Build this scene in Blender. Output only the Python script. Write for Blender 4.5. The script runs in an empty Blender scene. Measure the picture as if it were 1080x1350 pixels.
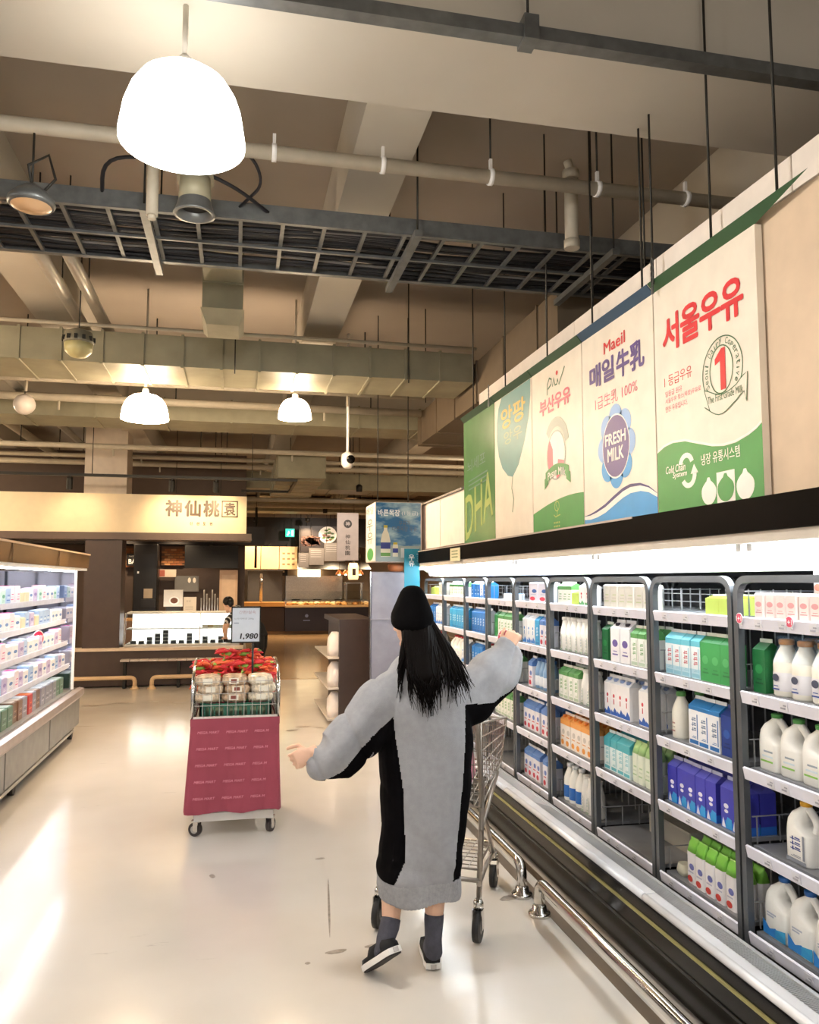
import bpy, math, random
import numpy as np
from mathutils import Vector, Matrix
random.seed(7)
sc = bpy.context.scene
COL = sc.collection
# ------------------------------------------------------------------ camera, world, exposure
cam = bpy.data.objects.new('camera', bpy.data.cameras.new('camera'))
COL.objects.link(cam)
cam.data.sensor_fit = 'HORIZONTAL'; cam.data.sensor_width = 36.0; cam.data.lens = 35.0
cam.data.clip_start = 0.05; cam.data.clip_end = 200
PITCH, YAW = math.radians(4.899), math.radians(12.208)
cam.location = (0, 0, 1.6)
cam.rotation_euler = (math.pi/2 + PITCH, 0, -YAW)
sc.camera = cam
W = bpy.data.worlds.new('store_ambient'); sc.world = W; W.use_nodes = True
W.node_tree.nodes['Background'].inputs[0].default_value = (1.0, 0.96, 0.91, 1)
W.node_tree.nodes['Background'].inputs[1].default_value = 0.5
sc.view_settings.view_transform = 'Standard'; sc.view_settings.look = 'None'
sc.view_settings.gamma = 1.0; sc.view_settings.use_curve_mapping = False
sc.view_settings.exposure = 0.36
LAMP_NEUTRAL = (1.0, 0.965, 0.91); LAMP_WARM = (1.0, 0.77, 0.50)
LAMP_W = 95.0        # watts of each pendant bulb
TUBE_E = 25.0         # emission of the cooler tubes

# ------------------------------------------------------------------ materials
def lin(h):
    if isinstance(h, (tuple, list)): return tuple(h)
    h = h.lstrip('#'); c = [int(h[i:i+2], 16)/255 for i in (0, 2, 4)]
    return tuple(v/12.92 if v <= .04045 else ((v+.055)/1.055)**2.4 for v in c)
MATS = {}
def M(key, col=None, rough=.5, metal=0, var=.08, scale=9, emit=0, ecol=None, trans=0, alpha=1, coat=0, bump=0, bscale=80, ior=1.45, stretch=None, spec=.5):
    if key in MATS: return MATS[key]
    m = bpy.data.materials.new(key); m.use_nodes = True
    nt = m.node_tree; b = nt.nodes['Principled BSDF']; c = lin(col)
    tc = nt.nodes.new('ShaderNodeTexCoord'); nz = nt.nodes.new('ShaderNodeTexNoise')
    nz.inputs['Scale'].default_value = scale; nz.inputs['Detail'].default_value = 4
    src = tc.outputs['Object']
    if stretch:
        mp = nt.nodes.new('ShaderNodeMapping'); mp.inputs['Scale'].default_value = stretch
        nt.links.new(src, mp.inputs[0]); src = mp.outputs[0]
    nt.links.new(src, nz.inputs['Vector'])
    rp = nt.nodes.new('ShaderNodeValToRGB')
    rp.color_ramp.elements[0].position = .3; rp.color_ramp.elements[1].position = .7
    rp.color_ramp.elements[0].color = tuple(max(0, v*(1-var)) for v in c)+(1,)
    rp.color_ramp.elements[1].color = tuple(min(1, v*(1+var)) for v in c)+(1,)
    nt.links.new(nz.outputs['Fac'], rp.inputs[0]); nt.links.new(rp.outputs[0], b.inputs['Base Color'])
    b.inputs['Roughness'].default_value = rough; b.inputs['Metallic'].default_value = metal
    b.inputs['Transmission Weight'].default_value = trans; b.inputs['Alpha'].default_value = alpha
    b.inputs['Coat Weight'].default_value = coat; b.inputs['IOR'].default_value = ior; b.inputs['Specular IOR Level'].default_value = spec
    if emit:
        b.inputs['Emission Color'].default_value = lin(ecol or col)+(1,); b.inputs['Emission Strength'].default_value = emit
    if bump:
        n2 = nt.nodes.new('ShaderNodeTexNoise'); n2.inputs['Scale'].default_value = bscale
        bp = nt.nodes.new('ShaderNodeBump'); bp.inputs['Strength'].default_value = bump; bp.inputs['Distance'].default_value = .01
        nt.links.new(src, n2.inputs['Vector']); nt.links.new(n2.outputs['Fac'], bp.inputs['Height']); nt.links.new(bp.outputs[0], b.inputs['Normal'])
    MATS[key] = m
    return m
def C(h, rough=.45, **k):                      # plain printed / painted colour
    return M('paint_%s_%d' % (h.lstrip('#'), rough*100), h, rough, var=k.pop('var', .05), **k)
GLASS = M('clear_glass', '#f2f7f7', .02, trans=1, var=.01, ior=1.12)
CHROME = M('chrome', '#d8d6d2', .13, 1, var=.06)
STEEL = M('brushed_steel', '#a9a8a6', .32, 1, var=.12, scale=30, stretch=(1, .1, 1))
GREYM = M('grey_powder_coat', '#5d6165', .35, .45, var=.08)
GALV = M('galvanised_steel', '#6d7070', .42, .6, var=.2, scale=14)
DARKM = M('dark_metal', '#26241f', .45, .3)
BLACK = M('black_gloss', '#080707', .16, var=.2, spec=.3)
WHITE = C('#f1efec', .4)

def floor_material():
    m = bpy.data.materials.new('polished_cream_floor'); m.use_nodes = True
    nt = m.node_tree; N = nt.nodes; L = nt.links; b = N['Principled BSDF']
    tc = N.new('ShaderNodeTexCoord')
    n1 = N.new('ShaderNodeTexNoise'); n1.inputs['Scale'].default_value = .7; n1.inputs['Detail'].default_value = 6
    L.new(tc.outputs['Object'], n1.inputs['Vector'])
    r1 = N.new('ShaderNodeValToRGB')
    r1.color_ramp.elements[0].position = .3; r1.color_ramp.elements[0].color = lin('#cdc5ba')+(1,)
    r1.color_ramp.elements[1].position = .72; r1.color_ramp.elements[1].color = lin('#dfd9d0')+(1,)
    L.new(n1.outputs['Fac'], r1.inputs[0])
    mp = N.new('ShaderNodeMapping'); mp.inputs['Scale'].default_value = (1.1, 4.5, 1); mp.inputs['Rotation'].default_value = (0, 0, .25)
    L.new(tc.outputs['Object'], mp.inputs[0])
    n2 = N.new('ShaderNodeTexNoise'); n2.inputs['Scale'].default_value = 1.6; n2.inputs['Detail'].default_value = 8; n2.inputs['Roughness'].default_value = .65
    L.new(mp.outputs[0], n2.inputs['Vector'])
    r2 = N.new('ShaderNodeValToRGB')
    r2.color_ramp.elements[0].position = .66; r2.color_ramp.elements[0].color = (0, 0, 0, 1)
    r2.color_ramp.elements[1].position = .72; r2.color_ramp.elements[1].color = (1, 1, 1, 1)
    L.new(n2.outputs['Fac'], r2.inputs[0])
    mx = N.new('ShaderNodeMix'); mx.data_type = 'RGBA'; mx.inputs['B'].default_value = lin('#7d7063')+(1,)
    ml = N.new('ShaderNodeMath'); ml.operation = 'MULTIPLY'; ml.inputs[1].default_value = .55
    L.new(r2.outputs[0], ml.inputs[0]); L.new(ml.outputs[0], mx.inputs['Factor']); L.new(r1.outputs[0], mx.inputs['A'])
    L.new(mx.outputs['Result'], b.inputs['Base Color'])
    n3 = N.new('ShaderNodeTexNoise'); n3.inputs['Scale'].default_value = 3
    r3 = N.new('ShaderNodeMapRange'); r3.inputs['To Min'].default_value = .11; r3.inputs['To Max'].default_value = .2
    L.new(tc.outputs['Object'], n3.inputs['Vector']); L.new(n3.outputs['Fac'], r3.inputs['Value']); L.new(r3.outputs[0], b.inputs['Roughness'])
    b.inputs['IOR'].default_value = 1.55
    return m

# ------------------------------------------------------------------ mesh helpers
class MB:
    def __init__(s): s.v = []; s.f = []; s.m = []; s.s = []
    def add(s, vs, fs, m=0, smooth=False):
        o = len(s.v); s.v.extend([tuple(p) for p in vs])
        for f in fs: s.f.append([i+o for i in f]); s.m.append(m); s.s.append(smooth)
        return s
    def box(s, x0, x1, y0, y1, z0, z1, m=0):
        v = [(x, y, z) for x in (x0, x1) for y in (y0, y1) for z in (z0, z1)]
        return s.add(v, [(0, 1, 3, 2), (4, 6, 7, 5), (0, 4, 5, 1), (2, 3, 7, 6), (0, 2, 6, 4), (1, 5, 7, 3)], m)
    def bbox(s, x0, x1, y0, y1, z0, z1, b=.01, m=0):          # box with chamfered vertical + top edges
        def ring(d, z): return [(x0+d, y0, z), (x1-d, y0, z), (x1, y0+d, z), (x1, y1-d, z), (x1-d, y1, z), (x0+d, y1, z), (x0, y1-d, z), (x0, y0+d, z)]
        def ring2(d, e, z): return [(x0+d+e, y0+e, z), (x1-d-e, y0+e, z), (x1-e, y0+d+e, z), (x1-e, y1-d-e, z), (x1-d-e, y1-e, z), (x0+d+e, y1-e, z), (x0+e, y1-d-e, z), (x0+e, y0+d+e, z)]
        return s.loft([ring(b, z0), ring(b, z1-b), ring2(b*.4, b*.7, z1)], m=m)
    def loft(s, rings, caps=True, m=0, smooth=False, closed=True):
        n = len(rings[0]); o = len(s.v)
        for r in rings: s.v.extend([tuple(p) for p in r])
        for i in range(len(rings)-1):
            for j in range(n if closed else n-1):
                k = (j+1) % n
                s.f.append([o+i*n+j, o+i*n+k, o+(i+1)*n+k, o+(i+1)*n+j]); s.m.append(m[i] if isinstance(m, (list, tuple)) else m); s.s.append(smooth)
        if caps:
            m0, m1 = (m[0], m[-1]) if isinstance(m, (list, tuple)) else (m, m)
            s.f.append([o+j for j in range(n)][::-1]); s.m.append(m0); s.s.append(False)
            s.f.append([o+(len(rings)-1)*n+j for j in range(n)]); s.m.append(m1); s.s.append(False)
        return s
    def tube(s, pts, r, n=8, m=0, caps=True, smooth=True, flat=None):
        P = [Vector(p) for p in pts]; R = r if isinstance(r, (list, tuple)) else [r]*len(P)
        T = []
        for i in range(len(P)):
            t = (P[min(i+1, len(P)-1)]-P[max(i-1, 0)])
            T.append(t.normalized() if t.length > 1e-9 else Vector((0, 0, 1)))
        up = Vector((0, 0, 1)) if abs(T[0].z) < .9 else Vector((1, 0, 0))
        a = T[0].cross(up).normalized(); rings = []
        for i, p in enumerate(P):
            a = (a - T[i]*a.dot(T[i])); a = a.normalized() if a.length > 1e-6 else T[i].orthogonal().normalized()
            b = T[i].cross(a)
            off = math.pi/4 if n == 4 else 0
            k = flat or 1
            rings.append([p + (a*math.cos(off+2*math.pi*j/n)+b*k*math.sin(off+2*math.pi*j/n))*R[i] for j in range(n)])
        return s.loft(rings, caps, m, smooth and n > 4)
    def lathe(s, prof, c=(0, 0, 0), n=20, m=0, caps=True, smooth=True):
        rings = [[(c[0]+r*math.cos(2*math.pi*j/n), c[1]+r*math.sin(2*math.pi*j/n), c[2]+z) for j in range(n)] for r, z in prof]
        return s.loft(rings, caps, m, smooth)
    def poly(s, pts, off, m=0):              # flat outline given thickness along vector off
        n = len(pts); a = [Vector(p) for p in pts]; o = Vector(off)
        return s.loft([a, [p+o for p in a]], True, m)
    def mesh(s, name, mats):
        me = bpy.data.meshes.new(name)
        me.from_pydata(s.v, [], s.f)
        for m in (mats if isinstance(mats, (list, tuple)) else [mats]): me.materials.append(m)
        if s.f:
            me.polygons.foreach_set('material_index', s.m); me.polygons.foreach_set('use_smooth', s.s)
        me.update()
        fix_normals(me)
        return me
import bmesh
def fix_normals(me):
    bm = bmesh.new(); bm.from_mesh(me); bmesh.ops.recalc_face_normals(bm, faces=bm.faces); bm.to_mesh(me); bm.free()
def obj(name, mb, mats=None, parent=None, loc=None, rotz=0):
    me = mb if isinstance(mb, bpy.types.Mesh) else (None if mb is None else mb.mesh(name, mats))
    o = bpy.data.objects.new(name, me); COL.objects.link(o)
    if parent is not None: o.parent = parent
    if loc is not None: o.location = loc
    if rotz: o.rotation_euler = (0, 0, rotz)
    return o
def tag(o, label, cat, group=None, kind=None):
    o['label'] = label; o['category'] = cat
    if group: o['group'] = group
    if kind: o['kind'] = kind
    return o
def thing(name, label, cat, loc=(0, 0, 0), rotz=0, group=None):
    o = bpy.data.objects.new(name, None); COL.objects.link(o); o.empty_display_size = .1
    o.location = loc; o.rotation_euler = (0, 0, rotz)
    return tag(o, label, cat, group)
def struct(name, mb, mats, label=None):
    o = obj(name, mb, mats); o['kind'] = 'structure'
    if label: o['label'] = label
    return o
def B(*a, m=0): return MB().box(*a, m=m)
_tx = {}
def text_mesh(body, bold=0.0, shear=0.0, spacing=1.0, line=1.0):
    k = (body, bold, shear, spacing, line)
    if k in _tx: return _tx[k]
    cu = bpy.data.curves.new('lettering', 'FONT'); cu.body = body; cu.offset = bold; cu.shear = shear
    cu.space_character = spacing; cu.space_line = line; cu.align_x = 'CENTER'; cu.resolution_u = 3
    o = bpy.data.objects.new('lettering', cu); COL.objects.link(o)
    dg = bpy.context.evaluated_depsgraph_get()
    me = bpy.data.meshes.new_from_object(o.evaluated_get(dg))
    co = np.empty(len(me.vertices)*3); me.vertices.foreach_get('co', co); co = co.reshape(-1, 3)
    fs = [list(p.vertices) for p in me.polygons]
    bpy.data.objects.remove(o); bpy.data.curves.remove(cu); bpy.data.meshes.remove(me)
    _tx[k] = (co, fs); return _tx[k]
def text(body, O, U, V, mat, parent, off=(0, 0, 0), bold=.0, shear=0, spacing=1, line=1, name='lettering', warp=None):
    """lettering fitted into the parallelogram O, O+U (width), O+V (height)"""
    heavy = bold if bold > .012 else 0
    co, fs = text_mesh(body, 0 if heavy else bold, shear, spacing, line)
    if heavy:                                    # thick strokes: the outline repeated around itself
        cs, ff = [co], list(fs)
        for k in range(8):
            a = math.pi*k/4; ff += [[i+len(co)*(k+1) for i in f] for f in fs]
            cs.append(co+np.array([heavy*math.cos(a), heavy*math.sin(a), 0]))
        co, fs = np.concatenate(cs), ff
    lo, hi = co.min(0), co.max(0); d = hi-lo; d[d < 1e-6] = 1
    q = (co-lo)/d
    O, U, V = np.array(O, float)+np.array(off, float), np.array(U, float), np.array(V, float)
    if warp: q = np.array([warp(a, b)+(c,) for a, b, c in q])
    P = O + q[:, :1]*U + q[:, 1:2]*V
    if heavy:
        nn = np.cross(U, V); nn = nn/np.linalg.norm(nn); m_ = len(P)//9
        P = P + np.repeat(np.arange(9), m_)[:, None]*.00012*nn
    mb = MB(); mb.add(P.tolist(), fs)
    me = bpy.data.meshes.new(name); me.from_pydata(mb.v, [], mb.f); me.materials.append(mat); me.update()
    return obj(name, me, parent=parent)
def arc(cx, cy, rx, ry, a0, a1, n=16):
    return [(cx+rx*math.cos(math.radians(a0+(a1-a0)*i/n)), cy+ry*math.sin(math.radians(a0+(a1-a0)*i/n))) for i in range(n+1)]
def ell(cx, cy, rx, ry, n=24): return arc(cx, cy, rx, ry, 0, 360, n)[:-1]
def bend(pts, r, n=5):
    """polyline with rounded corners"""
    P = [Vector(p) for p in pts]; out = [P[0]]
    for i in range(1, len(P)-1):
        a = (P[i-1]-P[i]); b = (P[i+1]-P[i]); k = min(r, a.length*.49, b.length*.49)
        p0 = P[i]+a.normalized()*k; p1 = P[i]+b.normalized()*k
        for t in range(n+1):
            u = t/n; out.append(p0*(1-u)**2 + P[i]*2*u*(1-u) + p1*u*u)
    out.append(P[-1]); return out
ORD = 'first second third fourth fifth sixth seventh eighth ninth tenth eleventh twelfth thirteenth fourteenth fifteenth sixteenth seventeenth eighteenth nineteenth twentieth'.split()
def ordinal(i, n): return 'only' if n == 1 else (ORD[i] if i < 20 else '%dth' % (i+1))

# ------------------------------------------------------------------ the shell
FLOORM = floor_material()
CONC = M('painted_concrete', '#bfb8aa', .75, var=.07, scale=1.3)
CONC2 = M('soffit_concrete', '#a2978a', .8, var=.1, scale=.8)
BROWN = M('dark_brown_laminate', '#3a2d29', .4, var=.08)
FLOOR = struct('floor', B(-9.5, 6, -7, 34, -.1, 0), FLOORM)
rs = random.Random(8)
for (x, y, w_, l_, a) in ((-1.73, 11.0, .20, .05, .1), (-1.44, 11.14, .16, .05, -.1), (-1.08, 11.2, .10, .04, .2), (-.7, 11.05, .10, .035, 0), (.74, 8.95, .09, .04, .05), (.60, 8.75, .07, .04, .1), (.92, 8.85, .06, .03, 0), (.475, 4.08, .006, .36, -.1), (.45, 3.58, .05, .018, .15), (.61, 3.60, .035, .014, .2), (.32, 3.5, .012, .012, 0), (1.38, 3.98, .06, .03, .4), (-.1, 4.6, .015, .03, .3), (.5, 4.75, .03, .015, .2), (.75, 2.3, .02, .03, .5)):
    mb = MB(); c_, s_ = math.cos(a), math.sin(a); P_ = []
    for k in range(18):
        t_ = 2*math.pi*k/18; q_ = .88+.2*rs.random(); u_, v_ = w_*q_*math.cos(t_), l_*q_*math.sin(t_); P_.append((x+u_*c_-v_*s_, y+u_*s_+v_*c_, .0003))
    mb.poly(P_, (0, 0, .0003)); obj('scuff_mark', mb, M('scuff_grime', '#8d8276', .35, var=.3, scale=40), FLOOR)
struct('floor_warm_tint', B(.25, 5.9, 13.2, 33.8, .0005, .004), M('warm_light_tan', '#b08d66', .16, var=.12, scale=1.2), 'far floor tinted tan to stand for warm dim light')  # same floor further on; the warm dim light is put into its colour
struct('ceiling', B(-9.5, 6, -7, 34, 4.46, 4.6), CONC2)
struct('wall_left', B(-9.6, -9.5, -7, 34, 0, 4.6), C('#b8aa96', .8))
struct('wall_right', B(6, 6.1, -7, 34, 0, 4.6), C('#6d6152', .8))
struct('wall_far', B(-9.5, 6, 33.9, 34, 0, 4.6), C('#7a6753', .8))
for i, y in enumerate((2.87, 11.4, 19.5, 27.5, -5.2)):
    struct('ceiling_beam', B(-9.4, 5.9, y, y+.6, 3.8, 4.458), CONC, 'wide painted concrete beam crossing the ceiling')
for x0 in (-9.2, -6.75, -4.3, -1.85, .6, 3.08):
    struct('ceiling_joist', B(x0, x0+.34, -6.9, 33.8, 4.0, 4.459), CONC, 'painted concrete joist running along the aisle')
# ------------------------------------------------------------------ ceiling services
rod = lambda mb, x, y, z0, z1=4.44, r=.006: mb.tube([(x, y, z0), (x, y, z1)], r, 5)
def rods(parent, lst, mat=DARKM, r=.006):
    for (x, y, z0) in lst:
        mb = MB(); rod(mb, x, y, z0, 4.0 if any(a <= x <= a+.34 for a in (-9.2, -6.75, -4.3, -1.85, .6, 3.08)) else (3.8 if 2.87 < y < 3.47 else 4.455), r)
        obj('hanger_rod', mb, mat, parent)
# steel strut under the near beam
t = thing('strut_channel', 'long galvanised strut channel running under the near ceiling beam', 'strut', (0, 2.79, 3.72))
t.location = (0, 0, 0)
mb = MB(); mb.box(-9.3, 5.8, 2.76, 2.766, 3.70, 3.755); mb.box(-9.3, 5.8, 2.814, 2.82, 3.70, 3.755); mb.box(-9.3, 5.8, 2.766, 2.814, 3.70, 3.706)
obj('channel', mb, GALV, t)
for x in (-4, -1.2, 1.08, 3.4):
    mb = MB(); mb.box(x-.03, x+.03, 2.745, 2.835, 3.69, 3.79)
    obj('clamp', mb, GALV, t); mb = MB(); rod(mb, x, 2.79, 3.79); obj('hanger_rod', mb, DARKM, t)
# sprinkler pipe
PIPE = M('cream_pipe', '#b3aa98', .5, var=.08)
t = thing('sprinkler_pipe', 'cream sprinkler pipe crossing above the cable tray', 'pipe')
obj('pipe', MB().tube([(-9.3, 4.0, 3.8), (3.0, 4.0, 3.8)], .038, 10), PIPE, t)
for x in (-1.6, -.45, .15, .72, 1.32, 1.95, 2.5):
    mb = MB(); mb.tube([(x-.012, 4.0, 3.8), (x+.012, 4.0, 3.8)], .046, 10); mb.box(x-.008, x+.008, 3.99, 4.01, 3.845, 3.9); obj('pipe_clip', mb, WHITE, t)
rods(t, [(-1.6, 4.0, 3.9), (-.45, 4.0, 3.9), (1.32, 4.0, 3.9), (1.95, 4.0, 3.9)])
mb = MB(); mb.tube([(1.88, 4.2, 3.54), (1.88, 4.2, 3.98)], .04, 10); mb.tube([(1.88, 4.2, 3.53), (1.88, 4.2, 3.58)], .046, 10); mb.tube([(1.88, 4.2, 3.95), (1.88, 4.2, 4.0)], .05, 10); mb.tube([(1.88, 4.2, 4.0), (1.86, 4.2, 4.06)], .025, 8)
obj('drop_pipe', mb, PIPE, t)
mb = MB(); mb.tube([(-.455, 4.1, 3.45), (-.455, 4.1, 3.82)], .03, 10); mb.tube([(-.455, 4.1, 3.43), (-.455, 4.1, 3.46)], .02, 8); obj('drop_pipe', mb, PIPE, t)
# cable tray
t = thing('cable_tray', 'galvanised ladder cable tray full of dark cables crossing the ceiling', 'cable tray')
x0, x1 = -6.0, 2.75
for y, a in ((4.36, .09), (5.10, .09)):
    mb = MB(); mb.box(x0, x1, y-.004, y+.004, 3.60, 3.60+a); mb.box(x0, x1, y-.004 if y > 5 else y, y+.03 if y < 5 else y+.004, 3.594, 3.60)
    if y > 5: mb.box(x0, x1, y-.035, y-.004, 3.594, 3.60)
    obj('side_rail', mb, GALV, t)
x = x0+.1
while x < x1:
    obj('rung', B(x, x+.022, 4.365, 5.096, 3.600, 3.62), GALV, t); x += .235
for x in (-4.8, -3.6, -.52, .98, 2.2):
    obj('support_channel', B(x-.022, x+.022, 4.28, 5.2, 3.555, 3.594), GALV, t)
    rods(t, [(x, 4.31, 3.56), (x, 5.17, 3.56)])
obj('middle_rail', B(x0, x1, 4.70, 4.72, 3.585, 3.6), GALV, t)
mb = MB(); rr = random.Random(3)
for i in range(26):
    y = 4.4+.66*i/25; z = 3.632+rr.random()*.03; pts = []
    ph = rr.random()*6
    for k in range(24): pts.append((x0+(x1-x0)*k/23, y+.02*math.sin(ph+k*.9)+.01*rr.random(), z+.008*math.sin(ph*2+k*1.7)))
    mb.tube(pts, .011+.006*rr.random(), 5, m=0 if rr.random() < .8 else 1)
obj('cables', mb, [C('#1c1d22', .5), C('#6f6d6a', .5)], t)['kind'] = 'stuff'
mb = MB(); mb.tube(bend([(-.75, 4.42, 3.64), (-.72, 4.2, 3.78), (-.4, 4.15, 3.80), (-.05, 4.2, 3.70), (.2, 4.42, 3.63)], .12), .011, 6); mb.tube(bend([(-.1, 4.0, 3.86), (.06, 4.1, 3.8), (.1, 4.2, 3.72), (-.05, 4.4, 3.65)], .08), .009, 6)
obj('loose_cable', mb, C('#15151a', .5), t)
# big air duct
DUCT = M('duct_sheet_metal', '#8e8973', .5, .15, var=.12, scale=5)
DUCT2 = M('duct_shade_grey', '#7d7866', .5, .2, var=.1, scale=4)
def duct(name, label, x0, x1, y0, y1, z0, z1, seam, along, mat=DUCT):
    t = thing(name, label, 'air duct')
    obj('duct_body', B(x0, x1, y0, y1, z0, z1), mat, t)
    p = (x0 if along == 'x' else y0)+seam*.5
    while p < (x1 if along == 'x' else y1)-.05:
        mb = MB()
        if along == 'x': mb.box(p-.012, p+.012, y0-.012, y1+.012, z0-.012, z1+.012)
        else: mb.box(x0-.012, x1+.012, p-.012, p+.012, z0-.012, z1+.012)
        obj('flange', mb, mat, t); p += seam
    return t
t = duct('air_duct', 'wide rectangular sheet metal air duct crossing above the hanging lamps', -8.5, 2.2, 7.25, 7.95, 3.5, 3.78, .34, 'x')
rods(t, [(-2.5, 7.2, 3.45), (-.05, 7.2, 3.45), (1.55, 7.2, 3.45), (1.9, 7.98, 3.45)])
mb = MB(); mb.tube([(-8.4, 7.15, 3.80), (2.2, 7.15, 3.80)], .018, 8); obj('conduit', mb, PIPE, t)
t = duct('air_duct', 'dark insulated air duct running above the milk posters', 2.25, 2.85, 5.3, 9.9, 3.32, 3.72, .8, 'y', C('#6b5d4b', .7))
# branch ducts with diffusers coming towards the camera
t = duct('branch_duct', 'short flat branch duct hanging off the big air duct', -.28, .0, 5.25, 7.2, 3.84, 4.0, .5, 'y')
mb = MB(); mb.box(-.29, .01, 6.0, 6.55, 3.62, 3.84); mb.loft([[(-.3, 5.95, 3.62), (.02, 5.95, 3.62), (.02, 6.6, 3.62), (-.3, 6.6, 3.62)], [(-.26, 6.1, 3.54), (-.02, 6.1, 3.54), (-.02, 6.45, 3.54), (-.26, 6.45, 3.54)]]); obj('drop_box', mb, [DUCT], t)
t = thing('air_diffuser', 'round air outlet with a square neck just behind the nearest lamp', 'air outlet')
mb = MB(); mb.loft([[(-.30, 3.93, 3.8), (-.18, 3.93, 3.8), (-.18, 4.05, 3.8), (-.30, 4.05, 3.8)], [(-.33, 3.90, 3.62), (-.15, 3.90, 3.62), (-.15, 4.08, 3.62), (-.33, 4.08, 3.62)]]); mb.lathe([(.075, .0), (.08, -.12)], (-.24, 4.0, 3.62), 20)
obj('neck', mb, DUCT, t)
mb = MB(); mb.lathe([(.08, 3.50), (.10, 3.435), (.105, 3.43), (.085, 3.428), (.07, 3.47)], (-.24, 4.0, 0), 24, caps=False); obj('ring', mb, GALV, t)
mb = MB(); mb.lathe([(.072, 3.47), (.0, 3.471)], (-.24, 4, 0), 20); obj('opening', mb, DARKM, t)
# far ducts, pipes and beams lost in the depth of the ceiling
duct('air_duct', 'second sheet metal duct crossing behind the far hanging lamps', -8.5, 4.5, 10.0, 10.7, 3.55, 3.82, .8, 'x')
duct('air_duct', 'boxy duct drop hanging beyond the small hanging lamp', .6, 1.35, 12.5, 15.5, 3.2, 3.6, .6, 'y')
duct('air_duct', 'third sheet metal duct crossing over the food counter sign', -8.5, 5.0, 16.2, 17.0, 3.45, 3.78, .9, 'x')
duct('air_duct', 'farthest sheet metal duct crossing in front of the kitchen', -8.5, 5.0, 22.2, 23.0, 3.5, 3.85, 1.0, 'x')
for i, (y, z, r, lab) in enumerate(((8.9, 3.72, .03, 'thin cream pipe crossing just behind the big air duct'), (9.5, 3.66, .045, 'thick cream pipe crossing behind the white hanging lamps'), (12.2, 3.55, .04, 'cream pipe crossing above the black lighting track'), (13.9, 3.66, .035, 'cream pipe crossing behind the white square column'), (15.0, 3.7, .05, 'thick pipe crossing above the food counter kitchen'), (18.0, 3.4, .05, 'dusty pipe crossing beyond the third air duct'), (20.5, 3.5, .06, 'heavy pipe crossing far back under the ceiling'))):
    t = thing('ceiling_pipe', lab, 'pipe')
    obj('pipe', MB().tube([(-8.8, y, z), (2.2 if y < 10 else 5.5, y, z)], r, 8), PIPE, t)
    rods(t, [(x+.17*i, y, z) for x in (-5.6, -3.4, -.9, 1.4, 4.2) if y > 10 or x < 2], r=.008)
    for x in (-2.2+.2*i, 1.2-.2*i): obj('sprinkler_drop', MB().tube([(x, y, z), (x, y, z-.14)], .015, 6), PIPE, t)
for x, lab in ((-3.3, 'pipe running along the aisle above the left chilled cabinet'), (-2.6, 'grey conduit running along the aisle above the left cabinet'), (-1.40, 'left one of two silver pipes hanging between tray and duct'), (-1.2, 'right one of two silver pipes hanging between tray and duct')):
    t = thing('ceiling_pipe', lab, 'pipe'); obj('pipe', MB().tube([(x, 5.3 if x > -2 else 5.4, 3.9), (x, 7.7 if x > -2 else 16, 3.9)], .07 if x < -3 else .05, 10), M('silver_pipe', '#b5b0a6', .35, .4) if x > -3 else PIPE, t)
    rods(t, [(x, y, 3.9) for y in ((5.8, 6.6) if x > -2 else (6.5, 9.2, 12.8))])
# fluorescent battens on the left
for i, (x, y) in enumerate(((-1.28, 3.62), (-1.62, 5.6))):
    pass
t = thing('batten_lamp', 'silver lamp batten running along the ceiling at the left edge', 'ceiling lamp')
mb = MB(); mb.loft([[(-1.32, y, 3.72), (-1.08, y, 3.72), (-1.14, y, 3.82), (-1.26, y, 3.82)] for y in (2.9, 3.62)]); obj('housing', mb, GALV, t)
rods(t, [(-1.2, 3.0, 3.8), (-1.2, 3.55, 3.8)])
t = thing('ceiling_speaker', 'round amber ceiling spotlight at the upper left edge', 'spotlight')
mb = MB(); mb.lathe([(.03, .09), (.07, .06), (.105, .02), (.11, 0), (.10, -.015)], (-1.0, 4.0, 3.41), 24); obj('reflector', mb, GALV, t)
mb = MB(); mb.lathe([(.098, -.012), (.06, -.03), (.0, -.035)], (-1.0, 4.0, 3.41), 24, caps=False); obj('lens', mb, C('#c9a47c', .25), t)
mb = MB(); mb.tube([(-1.0, 4.0, 3.5), (-1.02, 4.0, 3.6), (-.93, 4.0, 3.66), (-.9, 4.02, 3.55), (-.95, 4.0, 3.47)], .008, 6); rod(mb, -1.0, 4.0, 3.5, 3.8); obj('cord', mb, DARKM, t)
t = thing('round_fixture', 'cream dome ceiling fixture hanging in front of the big duct', 'ceiling fixture')
mb = MB(); mb.lathe([(.03, .16), (.1, .13), (.115, .06), (.11, .04)], (-1.24, 6.5, 3.4), 20); obj('cap', mb, DUCT2, t)
mb = MB(); mb.lathe([(.108, .04), (.10, -.02), (.06, -.06), (0, -.07)], (-1.24, 6.5, 3.4), 20); obj('bowl', mb, C('#b7ae7e', .4), t)
for k in range(12):
    a = 2*math.pi*k/12; cx, cy = -1.24+.111*math.cos(a), 6.5+.111*math.sin(a)
    obj('vent_slot', B(cx-.012, cx+.012, cy-.012, cy+.012, 3.455, 3.49), DARKM, t)
rods(t, [(-1.24, 6.5, 3.55)])
t = thing('camera_pod', 'silver security camera pod on a thin white drop rod', 'camera')
mb = MB(); mb.tube([(1.22, 9.0, 3.05), (1.22, 9.0, 4.455)], .016, 8); obj('drop_rod', mb, WHITE, t)
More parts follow.
